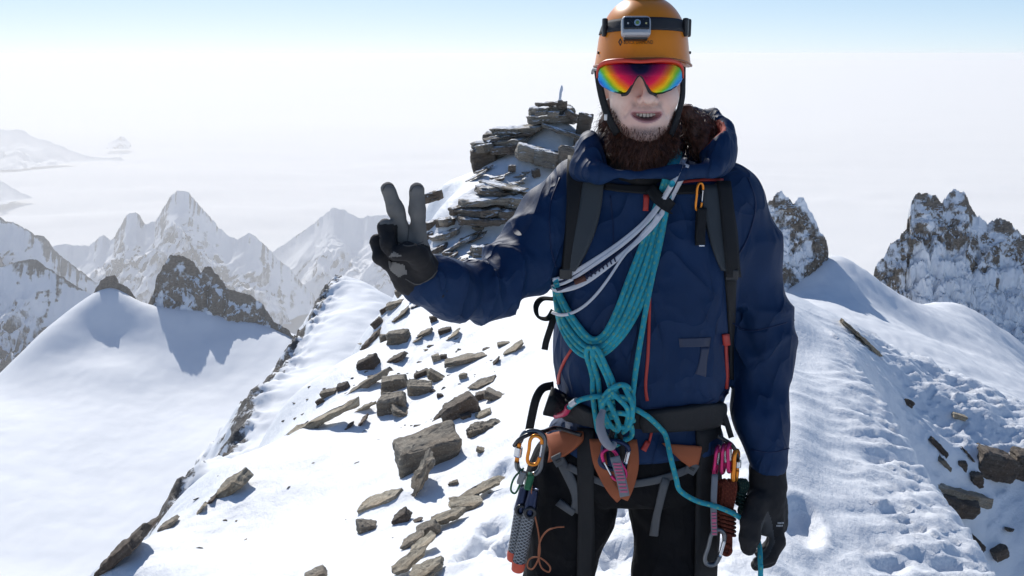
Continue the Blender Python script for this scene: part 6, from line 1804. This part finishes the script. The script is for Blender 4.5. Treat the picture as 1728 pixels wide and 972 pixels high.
# snow banked up round the loose stones
co = np.empty(len(near_me.vertices) * 3, np.float32); near_me.vertices.foreach_get('co', co); co = co.reshape(-1, 3)
for o in [o for o in bpy.data.objects if o.name.split('.')[0] == 'rock' and o.parent is None]:
    bb = np.array([o.matrix_world @ Vector(c) for c in o.bound_box]); lo_, hi_ = bb.min(0), bb.max(0)
    c_ = (lo_ + hi_) / 2; rx, ry, hh = (hi_[0] - lo_[0]) / 2, (hi_[1] - lo_[1]) / 2, hi_[2] - lo_[2]
    q_ = ((co[:, 0] - c_[0]) / (rx * 1.15)) ** 2 + ((co[:, 1] - c_[1] - 0.25 * ry) / (ry * 1.15)) ** 2
    m_ = q_ < 7
    nn_ = noise3(co[m_, 0] * 6, co[m_, 1] * 6, 2.0)
    co[m_, 2] += np.minimum(0.11 * hh, 0.045) * np.exp(-q_[m_] * 0.8) * (1 + 0.6 * nn_)
near_me.vertices.foreach_set('co', co.ravel()); near_me.update()

# little stones too many to count, strewn over the left slope
q = np.random.default_rng(77)
bmS = []; VS, FS = [], []
cnt = 0
while cnt < 130:
    px, py = q.uniform(330, 880), q.uniform(560, 930)
    loc, nor = hit_ground(px, py)
    if loc is None: continue
    dens = math.exp(-((px - (690 + (640 - py) * 0.35)) / 120) ** 2) * math.exp(-((py - 655) / 85) ** 2) + 0.05
    if q.uniform() > dens: continue
    s = q.uniform(0.008, 0.030) * (loc.y / 7.0)
    P = q.normal(size=(8, 3)); P /= np.linalg.norm(P, axis=1, keepdims=True)
    bm = bmesh.new()
    for p in P: bm.verts.new((p[0] * s * 1.4 + loc.x, p[1] * s + loc.y, p[2] * s * 0.7 + loc.z - s * 0.25))
    bmesh.ops.convex_hull(bm, input=list(bm.verts))
    bm.verts.index_update()
    o = len(VS); used = [v for v in bm.verts]
    VS += [v.co[:] for v in used]; FS += [[o + v.index for v in f.verts] for f in bm.faces]
    bm.free(); cnt += 1
me = bpy.data.meshes.new('stone_debris'); me.from_pydata(VS, [], FS)
tag(link('stone_debris', me, R_GREY, smooth=False), 'small dark stone chips strewn over the left snow slope', 'stones', kind='stuff')

# ------------------------------------------------------------------ iced marker on the topmost cairn
mk = empty('summit_marker', tuple(at(946, 178, 15.2)))
tag(mk, 'small pale pointed marker standing on the topmost cairn', 'marker')
M_RIME = simple('rime_ice', (0.55, 0.62, 0.72), 0.45, bump=(60, 0.01))
pp = [(944.5, 168), (945.5, 163), (946, 157), (947.5, 151), (948, 147), (948.2, 143.6)]
tube('spire', [at(x, y, 15.2) for x, y in pp], [0.018, 0.020, 0.022, 0.025, 0.018, 0.003], M_RIME, mk, n=5, seg=8)
tube('collar', [at(945, 169.5, 15.2), at(945, 168.2, 15.2), at(945, 167, 15.2)], 0.027, M_SNOWCAP if 'M_SNOWCAP' in globals() else SNOW, mk, n=2)
rbox('plinth', at(945.5, 174, 15.2), (0.075, 0.075, 0.085), R_DARK, mk, 0.15)
